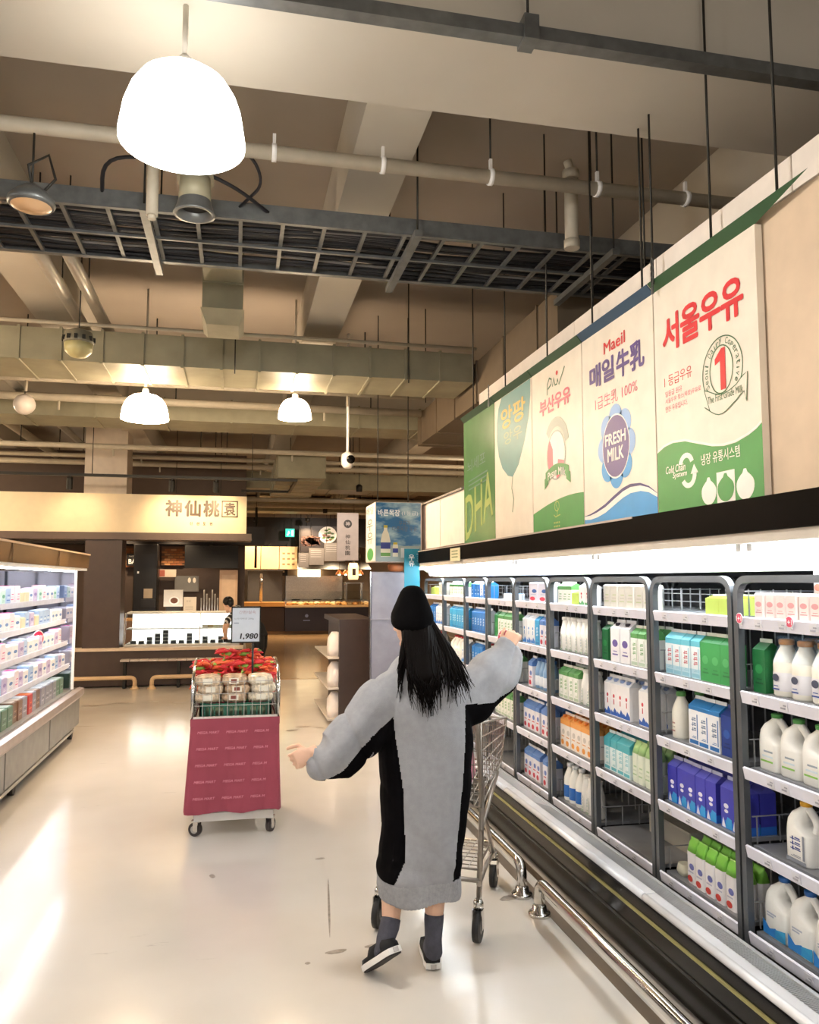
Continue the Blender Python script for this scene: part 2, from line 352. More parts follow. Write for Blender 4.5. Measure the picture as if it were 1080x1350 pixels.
mb = MB(); mb.loft([[(1.22+.075*math.cos(a)*k, 9.0+.075*math.sin(a)*k, z) for a in [2*math.pi*j/16 for j in range(16)]] for k, z in ((.3, 3.07), (.9, 3.04), (1, 2.98), (.95, 2.92), (.6, 2.88))], smooth=True); obj('housing', mb, C('#d6d2cc', .3), t)
mb = MB(); mb.lathe([(.0, 0), (.045, 0), (.05, .01), (.05, .03)], (0, 0, 0), 16)
o = obj('lens', mb, BLACK, t); o.location = (1.25, 8.915, 2.97); o.rotation_euler = (math.pi/2*-1+.2, 0, .2)

# pendants (the lamps of the aisle; the row goes on behind the camera and to the left as in any store; three more, unseen, are added to brighten the ceiling)
SHADE = M('opal_shade_neutral', '#ffffff', .4, emit=7, ecol=(1, .965, .91), var=.01)
SHADEW = M('opal_shade_warm', '#fff4e4', .4, emit=26, ecol=(1, .77, .54), var=.01)
def pendant(x, y, zr, d, h, label, warm, watts, zt=None):
    t = thing('pendant_lamp', label, 'lamp', (0, 0, 0), 0, 'white dome hanging lamps')
    r = d/2
    prof = [(r*.05, h), (r*.30, h*.985), (r*.52, h*.93), (r*.70, h*.82), (r*.84, h*.64), (r*.93, h*.43), (r*.975, h*.2), (r*1.0, h*.06), (r*1.0, 0), (r*.97, 0), (r*.95, h*.08), (r*.80, h*.62), (r*.5, h*.88), (r*.05, h*.96)]
    obj('lamp_shade', MB().lathe(prof, (x, y, zr), 28, caps=False), SHADEW if warm else SHADE, t)
    top = 4.455
    for a in (-9.2, -6.75, -4.3, -1.85, .6, 3.08):
        if a <= x <= a+.34: top = 4.0
    for b in (2.87, 11.4, 19.5, 27.5, -5.2):
        if b <= y <= b+.6: top = 3.8
    mb = MB(); mb.tube([(x, y, zr+h*.95), (x, y, top)], .011, 8); mb.lathe([(.03, .0), (.03, .05), (.012, .07)], (x, y, zr+h), 12); obj('stem', mb, C('#cfc9bd', .4), t)
    l = bpy.data.lights.new('pendant_bulb', 'POINT'); l.energy = watts; l.color = LAMP_WARM if warm else LAMP_NEUTRAL; l.shadow_soft_size = d*.3
    lo = bpy.data.objects.new('pendant_bulb', l); COL.objects.link(lo); lo.location = (x, y, zr-.02); lo.parent = t
pendant(-.23, 3.0, 3.245, .466, .285, 'large white glowing dome lamp nearest the camera', 0, LAMP_W*.8)
pendant(-.9, 8.0, 3.155, .45, .25, 'glowing dome lamp under the duct, left of the small one', 1, LAMP_W*1.1)
pendant(.545, 8.0, 3.225, .335, .205, 'small glowing dome lamp under the duct near the centre', 1, LAMP_W*.8)
t = thing('globe_lamp', 'unlit white globe lamp near the left edge', 'lamp')
mb = MB(); mb.lathe([(.11*math.sin(math.pi*i/12)+.0005, -.11*math.cos(math.pi*i/12)) for i in range(13)], (-2.235, 9.0, 3.46), 20); obj('globe', mb, C('#d8cec4', .3), t)
mb = MB(); rod(mb, -2.235, 9.0, 3.56); obj('cord', mb, DARKM, t)
for x, y, warm in ((-5.3, 3.0, 0), (-3.0, 5.8, 1), (-2.6, -2.2, 0), (.6, -2.2, 0), (-5.6, -2.2, 0), (-5.6, 14, 1), (-4.6, 11.0, 1), (4.6, 12.6, 1), (-4.6, 19.5, 1)):  # cabinet, counter and poster lamps are added out of view for the ceiling
    nm = {(-5.3, 3.0): 'left of the near lamp', (-3.0, 5.8): 'added unseen over the left cabinets', (-2.6, -2.2): 'behind the viewer on the left', (.6, -2.2): 'right behind the viewer', (-5.6, -2.2): 'far left behind the viewer', (-5.6, 14): 'far left beside the food counter', (-4.6, 11.0): 'added unseen left of the lit food counter', (4.6, 12.6): 'added unseen behind the milk posters on the right', (-4.6, 19.5): 'far back on the left', (2.4, 19.8): 'far back near the kitchen on the right', (-.6, 19.2): 'far back near the kitchen centre'}[(x, y)]
    pendant(x, y, 3.2 if y < 19 else 3.42, .46, .34, 'white dome hanging lamp ' + nm, warm, LAMP_W*(1.0 if y < 19 else .8))
# ------------------------------------------------------------------ milk bulkhead and posters (right side)
CREAM = C('#ece2d2', .45); XP = 1.90
struct('wall_right_bulkhead', B(1.935, 2.2, -1.5, 6.57, 1.905, 2.99), C('#d8c1a6', .6), 'beige bulkhead above the milk cooler')
for i in range(8):
    y1 = 6.2-i*.95
    struct('trim_bulkhead', B(1.93, 2.2, y1-.945, y1, 2.995, 3.13), C('#f0e6dc', .5), 'white board along the top of the bulkhead')
struct('wall_right_low_panel', B(1.905, 2.15, 7.42, 8.28, 1.92, 2.38), C('#efe3da', .5), 'blank white panel past the posters')
struct('wall_right_low_panel', B(1.905, 2.15, 6.575, 7.405, 1.92, 2.38), C('#efe3da', .5), 'blank white panel beside the last poster')
mb = MB(); mb.loft([[(1.88, y, 2.385), (1.88, y, 2.40), (2.3, y, 2.55), (2.3, y, 2.385)] for y in (6.58, 8.3)]); struct('trim_low_panel', mb, C('#9c948c', .5), 'grey sloping cap of the low panel')
PR = {k: C(v, .45) for k, v in dict(red='#d8343a', green='#3f9148', dgreen='#3f6b45', navy='#3b3470', purple='#5d4a86', blue='#3b9bd8', lblue='#8fb4e2', white='#f5f0e8', pink='#e07080', black='#3a3330', teal='#4d8f90', lime='#a9b862', yellow='#d9b84c', grey='#a9b0a6').items()}
def board(y0, y1, label, mat=CREAM, flap=None, yflap=None):
    o = obj('milk_poster', B(XP, XP+.03, y0, y1, 1.905, 2.95), mat); tag(o, label, 'poster')
    mb = MB(); yf = y0 if yflap is None else yflap
    a, b, c, d = (XP+.004, y1, 2.951), (XP+.004, y0, 2.951), (1.868, yf, 2.993), (1.868, y1, 2.993)
    mb.poly([a, b, c, d], (.004, 0, .004)); obj('top_flap', mb, flap or C('#33503a', .5), o)
    return o
def pr(parent, pts, mat, layer=1, name='print'):
    x = XP-.0008*layer
    mb = MB(); mb.poly([(x, y, z) for y, z in pts], (.0006, 0, 0)); return obj(name, mb, mat, parent)
def prline(parent, pts, w, mat, layer=2, name='print_line', closed=False):
    x = XP-.0008*layer; P = [Vector((y, z)) for y, z in pts]; n = len(P); mb = MB(); A = []; Bb = []
    for i in range(n):
        a = P[(i-1) % n] if closed or i else P[i]; b = P[(i+1) % n] if closed or i < n-1 else P[i]
        t = (b-a).normalized(); q = Vector((-t.y, t.x))*w/2; A.append(P[i]+q); Bb.append(P[i]-q)
    m = n if closed else n-1
    vs = [(x, p.x, p.y) for p in A]+[(x, p.x, p.y) for p in Bb]
    mb.add(vs, [(i, (i+1) % n, n+(i+1) % n, n+i) for i in range(m)])
    return obj(name, mb, mat, parent)
def pt(parent, body, yl, yr, z0, z1, mat, bold=.0, layer=2, shear=0, slope=0, **k):
    x = XP-.0008*layer
    return text(body, (x, yl, z0), (0, yr-yl, slope), (0, 0, z1-z0), mat, parent, bold=bold, shear=shear, **k)
# poster: Seoul milk
o = board(2.58, 3.335, 'poster with big red Korean lettering and a first-grade emblem', flap=C('#2f5434', .5), yflap=2.25)
pt(o, '서울우유', 3.26, 2.66, 2.63, 2.80, PR['red'], bold=.032, spacing=.92)
pt(o, '1 등급우유', 3.255, 3.03, 2.475, 2.525, PR['red'], bold=-.004)
for k, (s, zz) in enumerate((('일등급 원유', 2.43), ('서울우유 젖소(목장)우유로', 2.395), ('만든 우유입니다.', 2.36))):
    pt(o, s, 3.25, (3.11, 2.965, 3.07)[k], zz, zz+.026, PR['pink'])
ec, ez = 2.815, 2.445
prline(o, arc(ec, ez, .135, .138, -60, 225, 40), .005, PR['dgreen'], 2)
prline(o, arc(ec+.005, ez+.005, .078, .098, -95, 265, 36), .005, PR['dgreen'], 2)
txt = 'Seoul Dairy Coperative'
for i, ch in enumerate(txt):
    if ch == ' ': continue
    a = math.radians(205 - (205+30)*i/(len(txt)-1)); cy, cz = ec-.108*math.cos(a), ez+.118*math.sin(a)
    t_ = Vector((0, -math.sin(a), math.cos(a)))*-1; tt = Vector((0, -(math.sin(a)), -math.cos(a)))
    up = Vector((0, -math.cos(a), math.sin(a))); ri = Vector((0, -math.sin(a), -math.cos(a)))
    h = .026 if ch.isupper() or ch in 'lty' else .019; w_ = .016 if ch not in 'il' else .006
    O = Vector((XP-.0016, cy, cz)) - ri*w_/2 - up*.011
    text(ch, O, ri*w_, up*h, PR['dgreen'], o)
pr(o, [(2.86, 2.50), (2.815, 2.535), (2.79, 2.535), (2.79, 2.365), (2.825, 2.365), (2.825, 2.487), (2.86, 2.475)], PR['red'], 3)
rib = [(2.94+(-.29)*i/12, 2.375+.018*math.sin(i/12*6.0+2.2)-.002*i+(.03*max(0, i-9)/3)) for i in range(13)]
rb2 = [(y-.0, z-.072-.012*math.sin(i*.5)) for i, (y, z) in enumerate(rib)]
pr(o, rib+[(2.662, 2.285)]+rb2[::-1][1:]+[(2.905, 2.298)], CREAM, 3); prline(o, rib+[(2.662, 2.285)]+rb2[::-1][1:]+[(2.905, 2.298), rib[0]], .004, PR['dgreen'], 4)
pt(o, 'The First Grade Milk', 2.915, 2.68, 2.325, 2.355, PR['dgreen'], layer=5)
wave = [(3.335, 2.185), (3.27, 2.205), (3.2, 2.212), (3.1, 2.203), (3.0, 2.175), (2.9, 2.148), (2.82, 2.136), (2.74, 2.137), (2.66, 2.152), (2.61, 2.168), (2.58, 2.185)]
pr(o, wave+[(2.58, 1.907), (3.335, 1.907)], PR['green'], 1, 'green_wave')
prline(o, [(y, z+.006) for y, z in wave], .010, PR['white'], 2)
# cold chain emblem
def arrow(cx, cz, r, a0, a1, head):
    n = 10; A = arc(cx, cz, r, r*.95, a0, a1, n); Bq = arc(cx, cz, r*.55, r*.6, a0, a1, n)
    f = lambda L: [(-(y-cx)+cx, z) for y, z in L]
    pr(o, f(A)+f(Bq)[::-1], PR['white'], 2)
arrow(3.095, 2.093, .062, 165, 20, 1); arrow(3.08, 2.055, .062, -150, 5, 1)
pr(o, [(3.062, 2.055), (3.035, 2.095), (3.005, 2.055)], PR['white'], 2)
pt(o, 'Cold Chain', 3.262, 3.10, 2.078, 2.112, PR['white'], bold=.012, layer=3, shear=.2)
pt(o, 'System', 3.205, 3.09, 2.046, 2.078, PR['white'], bold=.012, layer=3, shear=.2)
pt(o, '냉장 유통시스템', 2.98, 2.715, 2.078, 2.125, PR['white'], bold=.006, layer=3)
def drop(cx, cz, rx, rz, mat, layer):
    pts = [(cx+rx*math.cos(a)*(1 if math.sin(a) < .3 else max(.0, 1-(math.sin(a)-.3)**1.5*.75)), cz+rz*math.sin(a)*(1 if math.sin(a) < .9 else 1)) for a in [2*math.pi*k/28 for k in range(28)]]
    pts = [(y, z) if z < cz+rz*.97 else (y, cz+rz*1.18) for y, z in pts]
    pr(o, pts, mat, layer)
pr(o, [(2.875, 2.035), (2.755, 2.035), (2.755, 1.908), (2.875, 1.908)], PR['white'], 2)
drop(2.932, 1.962, .052, .052, PR['white'], 2); drop(2.815, 1.965, .055, .052, PR['green'], 3); drop(2.69, 1.963, .055, .055, PR['white'], 2)
# poster: Maeil
o = board(3.345, 4.135, 'poster with purple lettering and a blue FRESH MILK flower badge', flap=C('#2c4a63', .5))
pt(o, 'Maeil', 3.86, 3.62, 2.80, 2.865, PR['red'], bold=.014)
pt(o, '매일', 4.04, 3.745, 2.645, 2.775, PR['purple'], bold=.034, spacing=.95)
pt(o, '牛乳', 3.72, 3.43, 2.63, 2.775, PR['purple'], bold=.030, spacing=1.0)
pt(o, '1급生乳 100%', 3.975, 3.505, 2.52, 2.59, PR['pink'])
fc, fz = 3.745, 2.29
for k in range(8):
    a = math.pi*2*k/8+math.pi/2; pr(o, ell(fc+.135*math.cos(a), fz+.15*math.sin(a), .072, .07), PR['blue' if math.sin(a) < -.2 else 'lblue'], 2)
pr(o, ell(fc, fz, .15, .168, 32), PR['white'], 3); pr(o, ell(fc, fz, .143, .160, 32), PR['purple'], 4)
pt(o, 'FRESH', fc+.115, fc-.115, 2.30, 2.365, PR['white'], bold=.025, layer=5); pt(o, 'MILK', fc+.09, fc-.09, 2.215, 2.285, PR['white'], bold=.025, layer=5)
w = [(4.135, 1.935), (4.06, 1.932), (3.98, 1.938), (3.88, 1.955), (3.78, 1.985), (3.68, 2.015), (3.6, 2.03), (3.5, 2.03), (3.42, 2.015), (3.345, 1.985)]
pr(o, w+[(3.345, 1.907), (4.135, 1.907)], PR['blue'], 1, 'blue_wave'); pr(o, w+[(y, z+.02+.014*math.sin(i/9*math.pi)) for i, (y, z) in enumerate(w)][::-1], PR['white'], 2)
pr(o, [(y, z+.018+.014*math.sin(i/9*math.pi)) for i, (y, z) in enumerate(w)]+[(y, z+.02+.030*math.sin(i/9*math.pi)) for i, (y, z) in enumerate(w)][::-1], PR['navy'], 3)
# poster: Pusan milk (its cartoon mascot is left out)
o = board(4.145, 4.925, 'poster with pink Korean lettering and a round green ribbon badge')
prline(o, [(4.66, 2.765), (4.655, 2.83), (4.62, 2.865), (4.585, 2.85), (4.59, 2.82), (4.645, 2.80)], .012, PR['dgreen'])
prline(o, [(4.57, 2.80), (4.55, 2.85), (4.53, 2.80), (4.50, 2.80), (4.49, 2.83)], .012, PR['dgreen']); prline(o, [(4.49, 2.83), (4.47, 2.79), (4.38, 2.88)], .012, PR['dgreen']); pr(o, ell(4.50, 2.87, .016, .014), PR['red'], 2)
pt(o, '부산우유', 4.79, 4.30, 2.645, 2.75, PR['pink'], bold=.035, spacing=.95)
bc, bz = 4.53, 2.385
A = arc(bc, bz, .20, .215, 40, 165, 20); Q = arc(bc, bz, .145, .155, 40, 165, 20); pr(o, A+Q[::-1], PR['grey'], 2)
pr(o, ell(bc, bz-.02, .14, .15), PR['white'], 2); prline(o, ell(bc, bz-.02, .14, .15), .010, PR['grey'], 3, closed=True)
pr(o, arc(bc, bz-.02, .138, .148, 200, 270, 10)+[(bc-.03, bz-.05)], PR['pink'], 3); pr(o, arc(bc, bz-.02, .138, .148, -70, 45, 12)+[(bc+.05, bz+.02)], PR['pink'], 3)
rb = [(4.70+(-.36)*i/10, 2.205+.035*math.sin(math.pi*i/10)) for i in range(11)]
pr(o, rb+[(y, z+.07) for y, z in rb[::-1]], PR['green'], 4); pr(o, [(4.72, 2.17), (4.66, 2.20), (4.66, 2.255), (4.72, 2.235)], PR['green'], 3); pr(o, [(4.32, 2.17), (4.38, 2.20), (4.38, 2.255), (4.32, 2.235)], PR['green'], 3)
pt(o, 'Pusan Milk', 4.66, 4.385, 2.22, 2.285, PR['white'], bold=.02, layer=5, warp=lambda a, b: (a, b*.75+.28*math.sin(math.pi*a)))
g = [(4.925, 2.03)]+[(4.925-.78*i/12, 2.03+.07*math.sin(math.pi*(i/12)*.62)) for i in range(1, 13)]
pr(o, g+[(4.145, 1.907), (4.925, 1.907)], PR['green'], 1, 'green_hill')
prline(o, ell(4.53, 2.05, .035, .03, 14), .006, PR['lime'], 2, closed=True); prline(o, [(4.58, 2.0), (4.55, 1.985), (4.52, 1.99), (4.48, 1.995)], .007, PR['lime']); prline(o, [(4.53, 2.09), (4.545, 2.06), (4.515, 2.03), (4.53, 1.99)], .006, PR['lime'])
for k in range(2):
    for j in range(4): pr(o, [(4.58-.025*j, 1.945-.022*k), (4.565-.025*j, 1.945-.022*k), (4.565-.025*j, 1.955-.022*k), (4.58-.025*j, 1.955-.022*k)], PR['lime'], 2)
# poster: teal balloon (its cartoon child is left out)
o = board(4.935, 5.715, 'poster with a large teal balloon and faded yellow lettering')
bal = [(5.655, 2.78), (5.66, 2.64), (5.62, 2.52), (5.54, 2.42), (5.42, 2.35), (5.32, 2.33), (5.2, 2.40), (5.08, 2.54), (4.99, 2.70), (4.955, 2.84), (4.955, 2.948), (5.55, 2.948), (5.62, 2.88)]
pr(o, bal, PR['teal'], 1, 'balloon')
pt(o, '앙팡', 5.56, 5.05, 2.70, 2.86, PR['yellow'], bold=.02); pt(o, '앙우', 5.50, 5.12, 2.58, 2.68, C('#8fae90'), bold=.01)
prline(o, [(5.32, 2.33), (5.34, 2.25), (5.30, 2.17), (5.33, 2.08)], .012, PR['dgreen'], 2)
# poster: DHA
o = board(5.725, 6.56, 'green shiny poster at the far end reading DHA', mat=M('poster_green', '#5f8f5c', .22, var=.2, scale=2))
pt(o, 'DHA', 6.52, 5.77, 1.93, 2.30, C('#a3b765', .4), bold=.01, slope=.17)
pt(o, '뇌세포', 6.45, 5.95, 2.50, 2.60, C('#4f7d6c', .4), slope=.02)
for k in range(3): pr(o, [(6.42, 2.42-.035*k), (5.9, 2.45-.035*k), (5.9, 2.462-.035*k), (6.42, 2.432-.035*k)], C('#4f7d6c', .4), 2)
# rods the boards hang from
t = thing('sign_hangers', 'thin dark rods and chains the milk posters hang from', 'hanger')
for x, y, z in ((1.88, 2.42, 2.99), (1.88, 2.83, 2.99), (1.88, 3.4, 3.0), (1.88, 3.95, 3.0), (1.88, 4.6, 3.0), (1.88, 5.4, 3.0), (1.88, 6.2, 3.0), (1.87, 3.28, 2.97), (2.12, 3.8, 3.13), (2.15, 4.5, 3.13), (2.12, 5.2, 3.13)):
    mb = MB(); mb.tube([(x, y, z), (x, y, 4.455)], .0055, 5); obj('rod', mb, DARKM, t)
for y in (3.28, 5.75):
    for k in range(5):
        mb = MB(); mb.tube([(1.865, y+.008*math.cos(a), 2.96+.03*k+.016*math.sin(a)) for a in [2*math.pi*j/10 for j in range(11)]], .003, 4); o2 = obj('chain_link', mb, GALV, t)
        if k % 2: o2.rotation_euler = (0, 0, 0)
    obj('clip', B(1.861, 1.869, y-.008, y+.008, 2.925, 2.955), GALV, t)

# ------------------------------------------------------------------ the long dairy cooler
Y0, Y1 = 1.4, 8.28
BAYS = [(2.165, 2.85), (2.85, 3.505), (3.505, 4.165), (4.165, 4.785), (4.785, 5.425), (5.425, 6.06), (6.06, 6.68), (6.68, 7.42), (7.42, 8.2)]
SHZ = [1.457, 1.17, .88, .587, .268]
XS = 1.95
ck = thing('dairy_cooler', 'long open dairy cooler with grey bays, black base and lit canopy', 'cooler')
obj('back_panel', B(2.56, 2.6, Y0, Y1, .05, 1.9), C('#3b3d42', .6), ck)
obj('base_panel', B(1.65, 1.70, Y0, Y1, .03, .285), BLACK, ck)
obj('base_body', B(1.705, 2.555, Y0, Y1, .02, .19), C('#191816', .5), ck)
obj('kick_strip', B(1.642, 1.6495, Y0, Y1, .228, .240), C('#97905c', .5), ck)
obj('kick_ledge', B(1.644, 1.6495, Y0, Y1, .145, .155), C('#1d1c1b', .3), ck)
for i in range(4):
    a = Y0+i*1.72
    mb = MB(); mb.tube([(1.666, a+.003, .300), (1.666, a+1.717, .300)], .016, 10); mb.box(1.668, 1.715, a+.003, a+1.717, .288, .312); obj('bumper_lip', mb, C('#e9eaee', .25, metal=.1), ck)
# air grille: slats past counting
mb = MB(); y = Y0
sl = lambda a, b: mb.loft([[(1.735, yy, .288), (1.735, yy, .293), (1.865, yy, .250), (1.865, yy, .245)] for yy in (a, b)])
while y < 4.6:
    sl(y, y+.0075); y += .0185
mb.box(1.722, 1.735, Y0, Y1, .284, .300); mb.box(1.865, 1.882, Y0, Y1, .238, .254)
sl(4.6, Y1)
g = obj('air_grille', mb, C('#c9cacc', .35, metal=.3), ck); g['kind'] = 'stuff'
obj('grille_well', B(1.722, 1.89, Y0, Y1, .191, .225), C('#121214', .8), ck)
obj('shelf_riser', B(1.905, 1.925, Y0, Y1, .191, .222), C('#2b2c2f', .6), ck)
# canopy
mb = MB()
mb.loft([[(1.80, y, 1.775), (1.80, y, 1.895), (1.86, y, 1.902), (1.86, y, 1.775)] for y in (Y0, Y1)]); obj('canopy_fascia', mb, M('canopy_fascia_dark', '#0a0707', .4, var=.2, spec=.02), ck)
obj('canopy_fascia_edge', B(1.796, 1.80, 3.4, Y1, 1.886, 1.896), C('#b7a8a0', .3), ck)
obj('canopy_roof', B(1.861, 2.6, Y0, Y1, 1.80, 1.9), C('#4a4648', .5), ck)
obj('canopy_lip', B(1.815, 1.86, Y0, Y1, 1.735, 1.774), C('#c9c1b6', .5), ck)
mb = MB(); mb.loft([[(1.862, y, 1.76), (1.862, y, 1.795), (2.05, y, 1.795), (2.05, y, 1.635)] for y in (Y0, Y1)]); obj('lamp_panel', mb, C('#f4f4f4', .5), ck)
TUBE = M('cooler_tube_light', '#ffffff', .4, emit=TUBE_E, ecol=(.90, .96, 1), var=.01)
for row, (xx, zz) in enumerate(((1.885, 1.722), (1.975, 1.66))):
    y = Y0+.05+.35*row
    while y < Y1-.3:
        e = min(y+1.17, Y1-.02)
        tb = obj('tube_lamp', MB().tube([(xx, y, zz), (xx, e, zz)], .013, 8), TUBE, ck)
        obj('lamp_holder', B(xx-.018, xx+.018, y-.03, y, zz-.014, zz+.03), C('#dcdcdc', .4), ck); obj('lamp_holder', B(xx-.018, xx+.018, e, e+.03, zz-.014, zz+.03), C('#dcdcdc', .4), ck); y += 1.27
# bay frames, shelves, price strips, wires
STRIP = M('price_strip_white', '#e2e2ee', .35, var=.05); SHELF = M('shelf_grey', '#8f9297', .4, .3)
TAGM = C('#e2e1e8', .5); TAGD = C('#a5a5b0', .5)
for bi, (a, b) in enumerate(BAYS):
    y0, y1 = a+.006, b-.006
    mb = MB(); mb.tube(bend([(XS-.004, y1-.014, .2), (XS-.004, y1-.014, 1.605), (XS-.004, y0+.014, 1.605), (XS-.004, y0+.014, .2)], .075, 6), .0195, 4); obj('bay_frame', mb, GREYM, ck)
    mb = MB(); mb.tube(bend([(2.44, y1-.014, .2), (2.44, y1-.014, 1.605), (2.44, y0+.014, 1.605), (2.44, y0+.014, .2)], .075, 4), .015, 4); obj('rear_frame', mb, GREYM, ck)
    for si, z in enumerate(SHZ):
        s = obj('shelf', B(XS+.016, 2.45, y0+.03, y1-.03, z-.018, z-.002), SHELF, ck)
        mb = MB(); mb.loft([[(XS-.012, y, z-.046), (XS-.020, y, z-.002), (XS-.012, y, z+.002), (XS-.002, y, z-.046)] for y in (y0+.029, y1-.029)]); obj('price_strip', mb, STRIP, s)
        if bi < 6:
            rr = random.Random(bi*10+si)
            for k in range(2 if bi > 2 else 3):
                yy = y0+.08+(y1-y0-.16)*(k+.2+.6*rr.random())/3
                mb = MB(); mb.poly([(XS-.0145, yy, z-.04), (XS-.0145, yy+.042, z-.04), (XS-.021, yy+.042, z-.006), (XS-.021, yy, z-.006)], (-.001, 0, -.0002)); mb.box(XS-.0205, XS-.019, yy+.006, yy+.022, z-.022, z-.017, m=1); mb.box(XS-.0205, XS-.018, yy+.012, yy+.036, z-.033, z-.027, m=1)
                obj('price_tag', mb, [TAGM, TAGD], s)
    # wires at the back and the sides of the top shelf
    mb = MB()
    for k in range(7): yy = y0+.06+(y1-y0-.12)*k/6; mb.tube([(2.30, yy, .27), (2.30, yy, 1.56)], .0035, 4)
    for zz in (1.49, 1.53): mb.tube([(2.30, y0+.03, zz), (2.30, y1-.03, zz)], .003, 4)
    obj('wire_back', mb, C('#b9bcc0', .35, metal=.4), ck)['kind'] = 'stuff'
    for si, z in enumerate(SHZ):
        mb = MB()
        for k in range(4): xx = 1.99+.1*k; mb.tube([(xx, y1-.02, z), (xx, y1-.02, z+.1)], .003, 4)
        mb.tube([(1.97, y1-.02, z+.1), (2.3, y1-.02, z+.1)], .003, 4)
        obj('wire_divider', mb, C('#9fa2a6', .35, metal=.4), ck)['kind'] = 'stuff'
o = obj('price_flag', MB().box(1.790, 1.7955, 6.32, 6.62, 1.76, 1.87), C('#d8d2b0', .5)); tag(o, 'small cream notice on the cooler fascia under the green poster', 'notice')
for k in range(3): obj('print', B(1.7888, 1.7895, 6.38, 6.57, 1.79+.025*k, 1.80+.025*k), C('#7d8a66', .5), o)

# bumper rails on the floor along the cooler
def bumper(name, label, pts, mats, r, fl, parent_group=None):
    t = thing(name, label, 'bumper rail', group=parent_group)
    obj('rail', MB().tube(bend(pts, .07, 6), r, 12), mats, t)
    for p in (pts[0], pts[-1]):
        obj('floor_flange', MB().lathe([(r*2.1, 0), (r*2.1, .012), (r*1.9, .018), (r*1.35, .02), (r*1.3, .045), (r*1.05, .05)], (p[0], p[1], 0), 16), mats, t)
    return t
bumper('bumper_rail', 'chrome floor bumper rail nearest the camera beside the black cooler base', [(1.45, 3.75, .02), (1.45, 3.75, .155), (1.45, 1.35, .155), (1.45, 1.35, .02)], CHROME, .026, 1, 'chrome bumper rails')
bumper('bumper_rail', 'chrome floor bumper rail beyond the gap, behind the shopping cart', [(1.45, 6.9, .02), (1.45, 6.9, .155), (1.45, 3.99, .155), (1.45, 3.99, .02)], CHROME, .026, 1, 'chrome bumper rails')
struct('trim_1', B(1.49, 1.545, Y0-1.5, Y1, .0005, .002), C('#6b5b48', .4), 'brown painted line on the floor by the cooler')
struct('trim_2', B(1.60, 1.64, Y0-1.5, Y1, .0005, .002), C('#57493b', .4), 'second brown painted line at the cooler base')
# ------------------------------------------------------------------ products
PRO = {}
def rrect(w, d, r, z, n=3, cx=0, cy=0):
    pts = []
    for sx, sy, a0 in ((1, 1, 0), (-1, 1, 90), (-1, -1, 180), (1, -1, 270)):
        for k in range(n+1):
            a = math.radians(a0+90*k/n); pts.append((cx+sx*(d/2-r)+r*math.cos(a), cy+sy*(w/2-r)+r*math.sin(a), z))
    return pts
def front_print(w, d, h, kind, mats):
    """flat print on the side that faces the aisle: blobs and bars standing for the carton art"""
    mb = MB(); x = -d/2-.0007
    def sh(pts, m): mb.poly([(x, y, z) for y, z in pts], (.0005, 0, 0), m)
    if kind == 'oval': sh(ell(0, h*.55, w*.30, h*.11, 14), 0); sh([(-w*.3, h*.2), (w*.3, h*.2), (w*.3, h*.24), (-w*.3, h*.24)], 1); sh([(-w*.2, h*.3), (w*.2, h*.3), (w*.2, h*.325), (-w*.2, h*.325)], 1)
    if kind == 'column':
        q = lambda a, b, c, d, m: sh([(-w*a, h*c), (-w*b, h*c), (-w*b, h*d), (-w*a, h*d)], m)
        for k in range(3): z_ = .62-.13*k; q(.20, -.02, z_+.05, z_+.085, 0); q(.22, -.22, z_+.01, z_+.035, 0); q(-.08, -.14, z_-.01, z_+.09, 0)
        q(.42, -.42, .03, .13, 1); q(.38, .30, .16, .80, 1); q(.22, -.2, .18, .195, 1); q(.22, -.1, .215, .23, 1)
    if kind == 'zig': sh([(-w*.49, h*.02), (w*.49, h*.02), (w*.49, h*.18), (w*.15, h*.10), (-w*.1, h*.26), (-w*.49, h*.12)], 1); sh(ell(0, h*.62, w*.14, h*.06, 10), 0); sh([(-w*.06, h*.36), (w*.06, h*.36), (w*.06, h*.52), (-w*.06, h*.52)], 2)
    if kind == 'fruit': sh(ell(w*.1, h*.16, w*.28, h*.10, 14), 0); sh(ell(-w*.1, h*.55, w*.26, h*.10, 12), 1); sh([(-w*.28, h*.36), (w*.28, h*.36), (w*.28, h*.40), (-w*.28, h*.40)], 2)
    if kind == 'swoosh': sh([(w*.49, h*.03), (w*.49, h*.30), (w*.2, h*.16), (-w*.05, h*.22), (-w*.49, h*.10), (-w*.49, h*.03)], 0); sh([(-w*.05, h*.03), (-w*.05, h*.20), (-w*.49, h*.26), (-w*.49, h*.03)], 1); sh([(w*.3, h*.40), (0, h*.40), (0, h*.43), (w*.3, h*.43)], 2); sh([(w*.3, h*.45), (-w*.1, h*.45), (-w*.1, h*.48), (w*.3, h*.48)], 2)
    if kind == 'bars':
        for k in range(3): sh([(-w*.3, h*(.25+.14*k)), (w*(.3-.08*k), h*(.25+.14*k)), (w*(.3-.08*k), h*(.30+.14*k)), (-w*.3, h*(.30+.14*k))], k % len(mats))
    if kind == 'peaks': sh([(w*.44, h*.02), (w*.08, h*.02), (w*.30, h*.26)], 0); sh([(w*.06, h*.02), (-w*.48, h*.02), (-w*.48, h*.26), (-w*.1, h*.30), (w*.06, h*.18)], 1); sh(ell(0, h*.56, w*.22, h*.06, 10), 0); sh(ell(0, h*.43, w*.18, h*.045, 10), 0)
    return mb
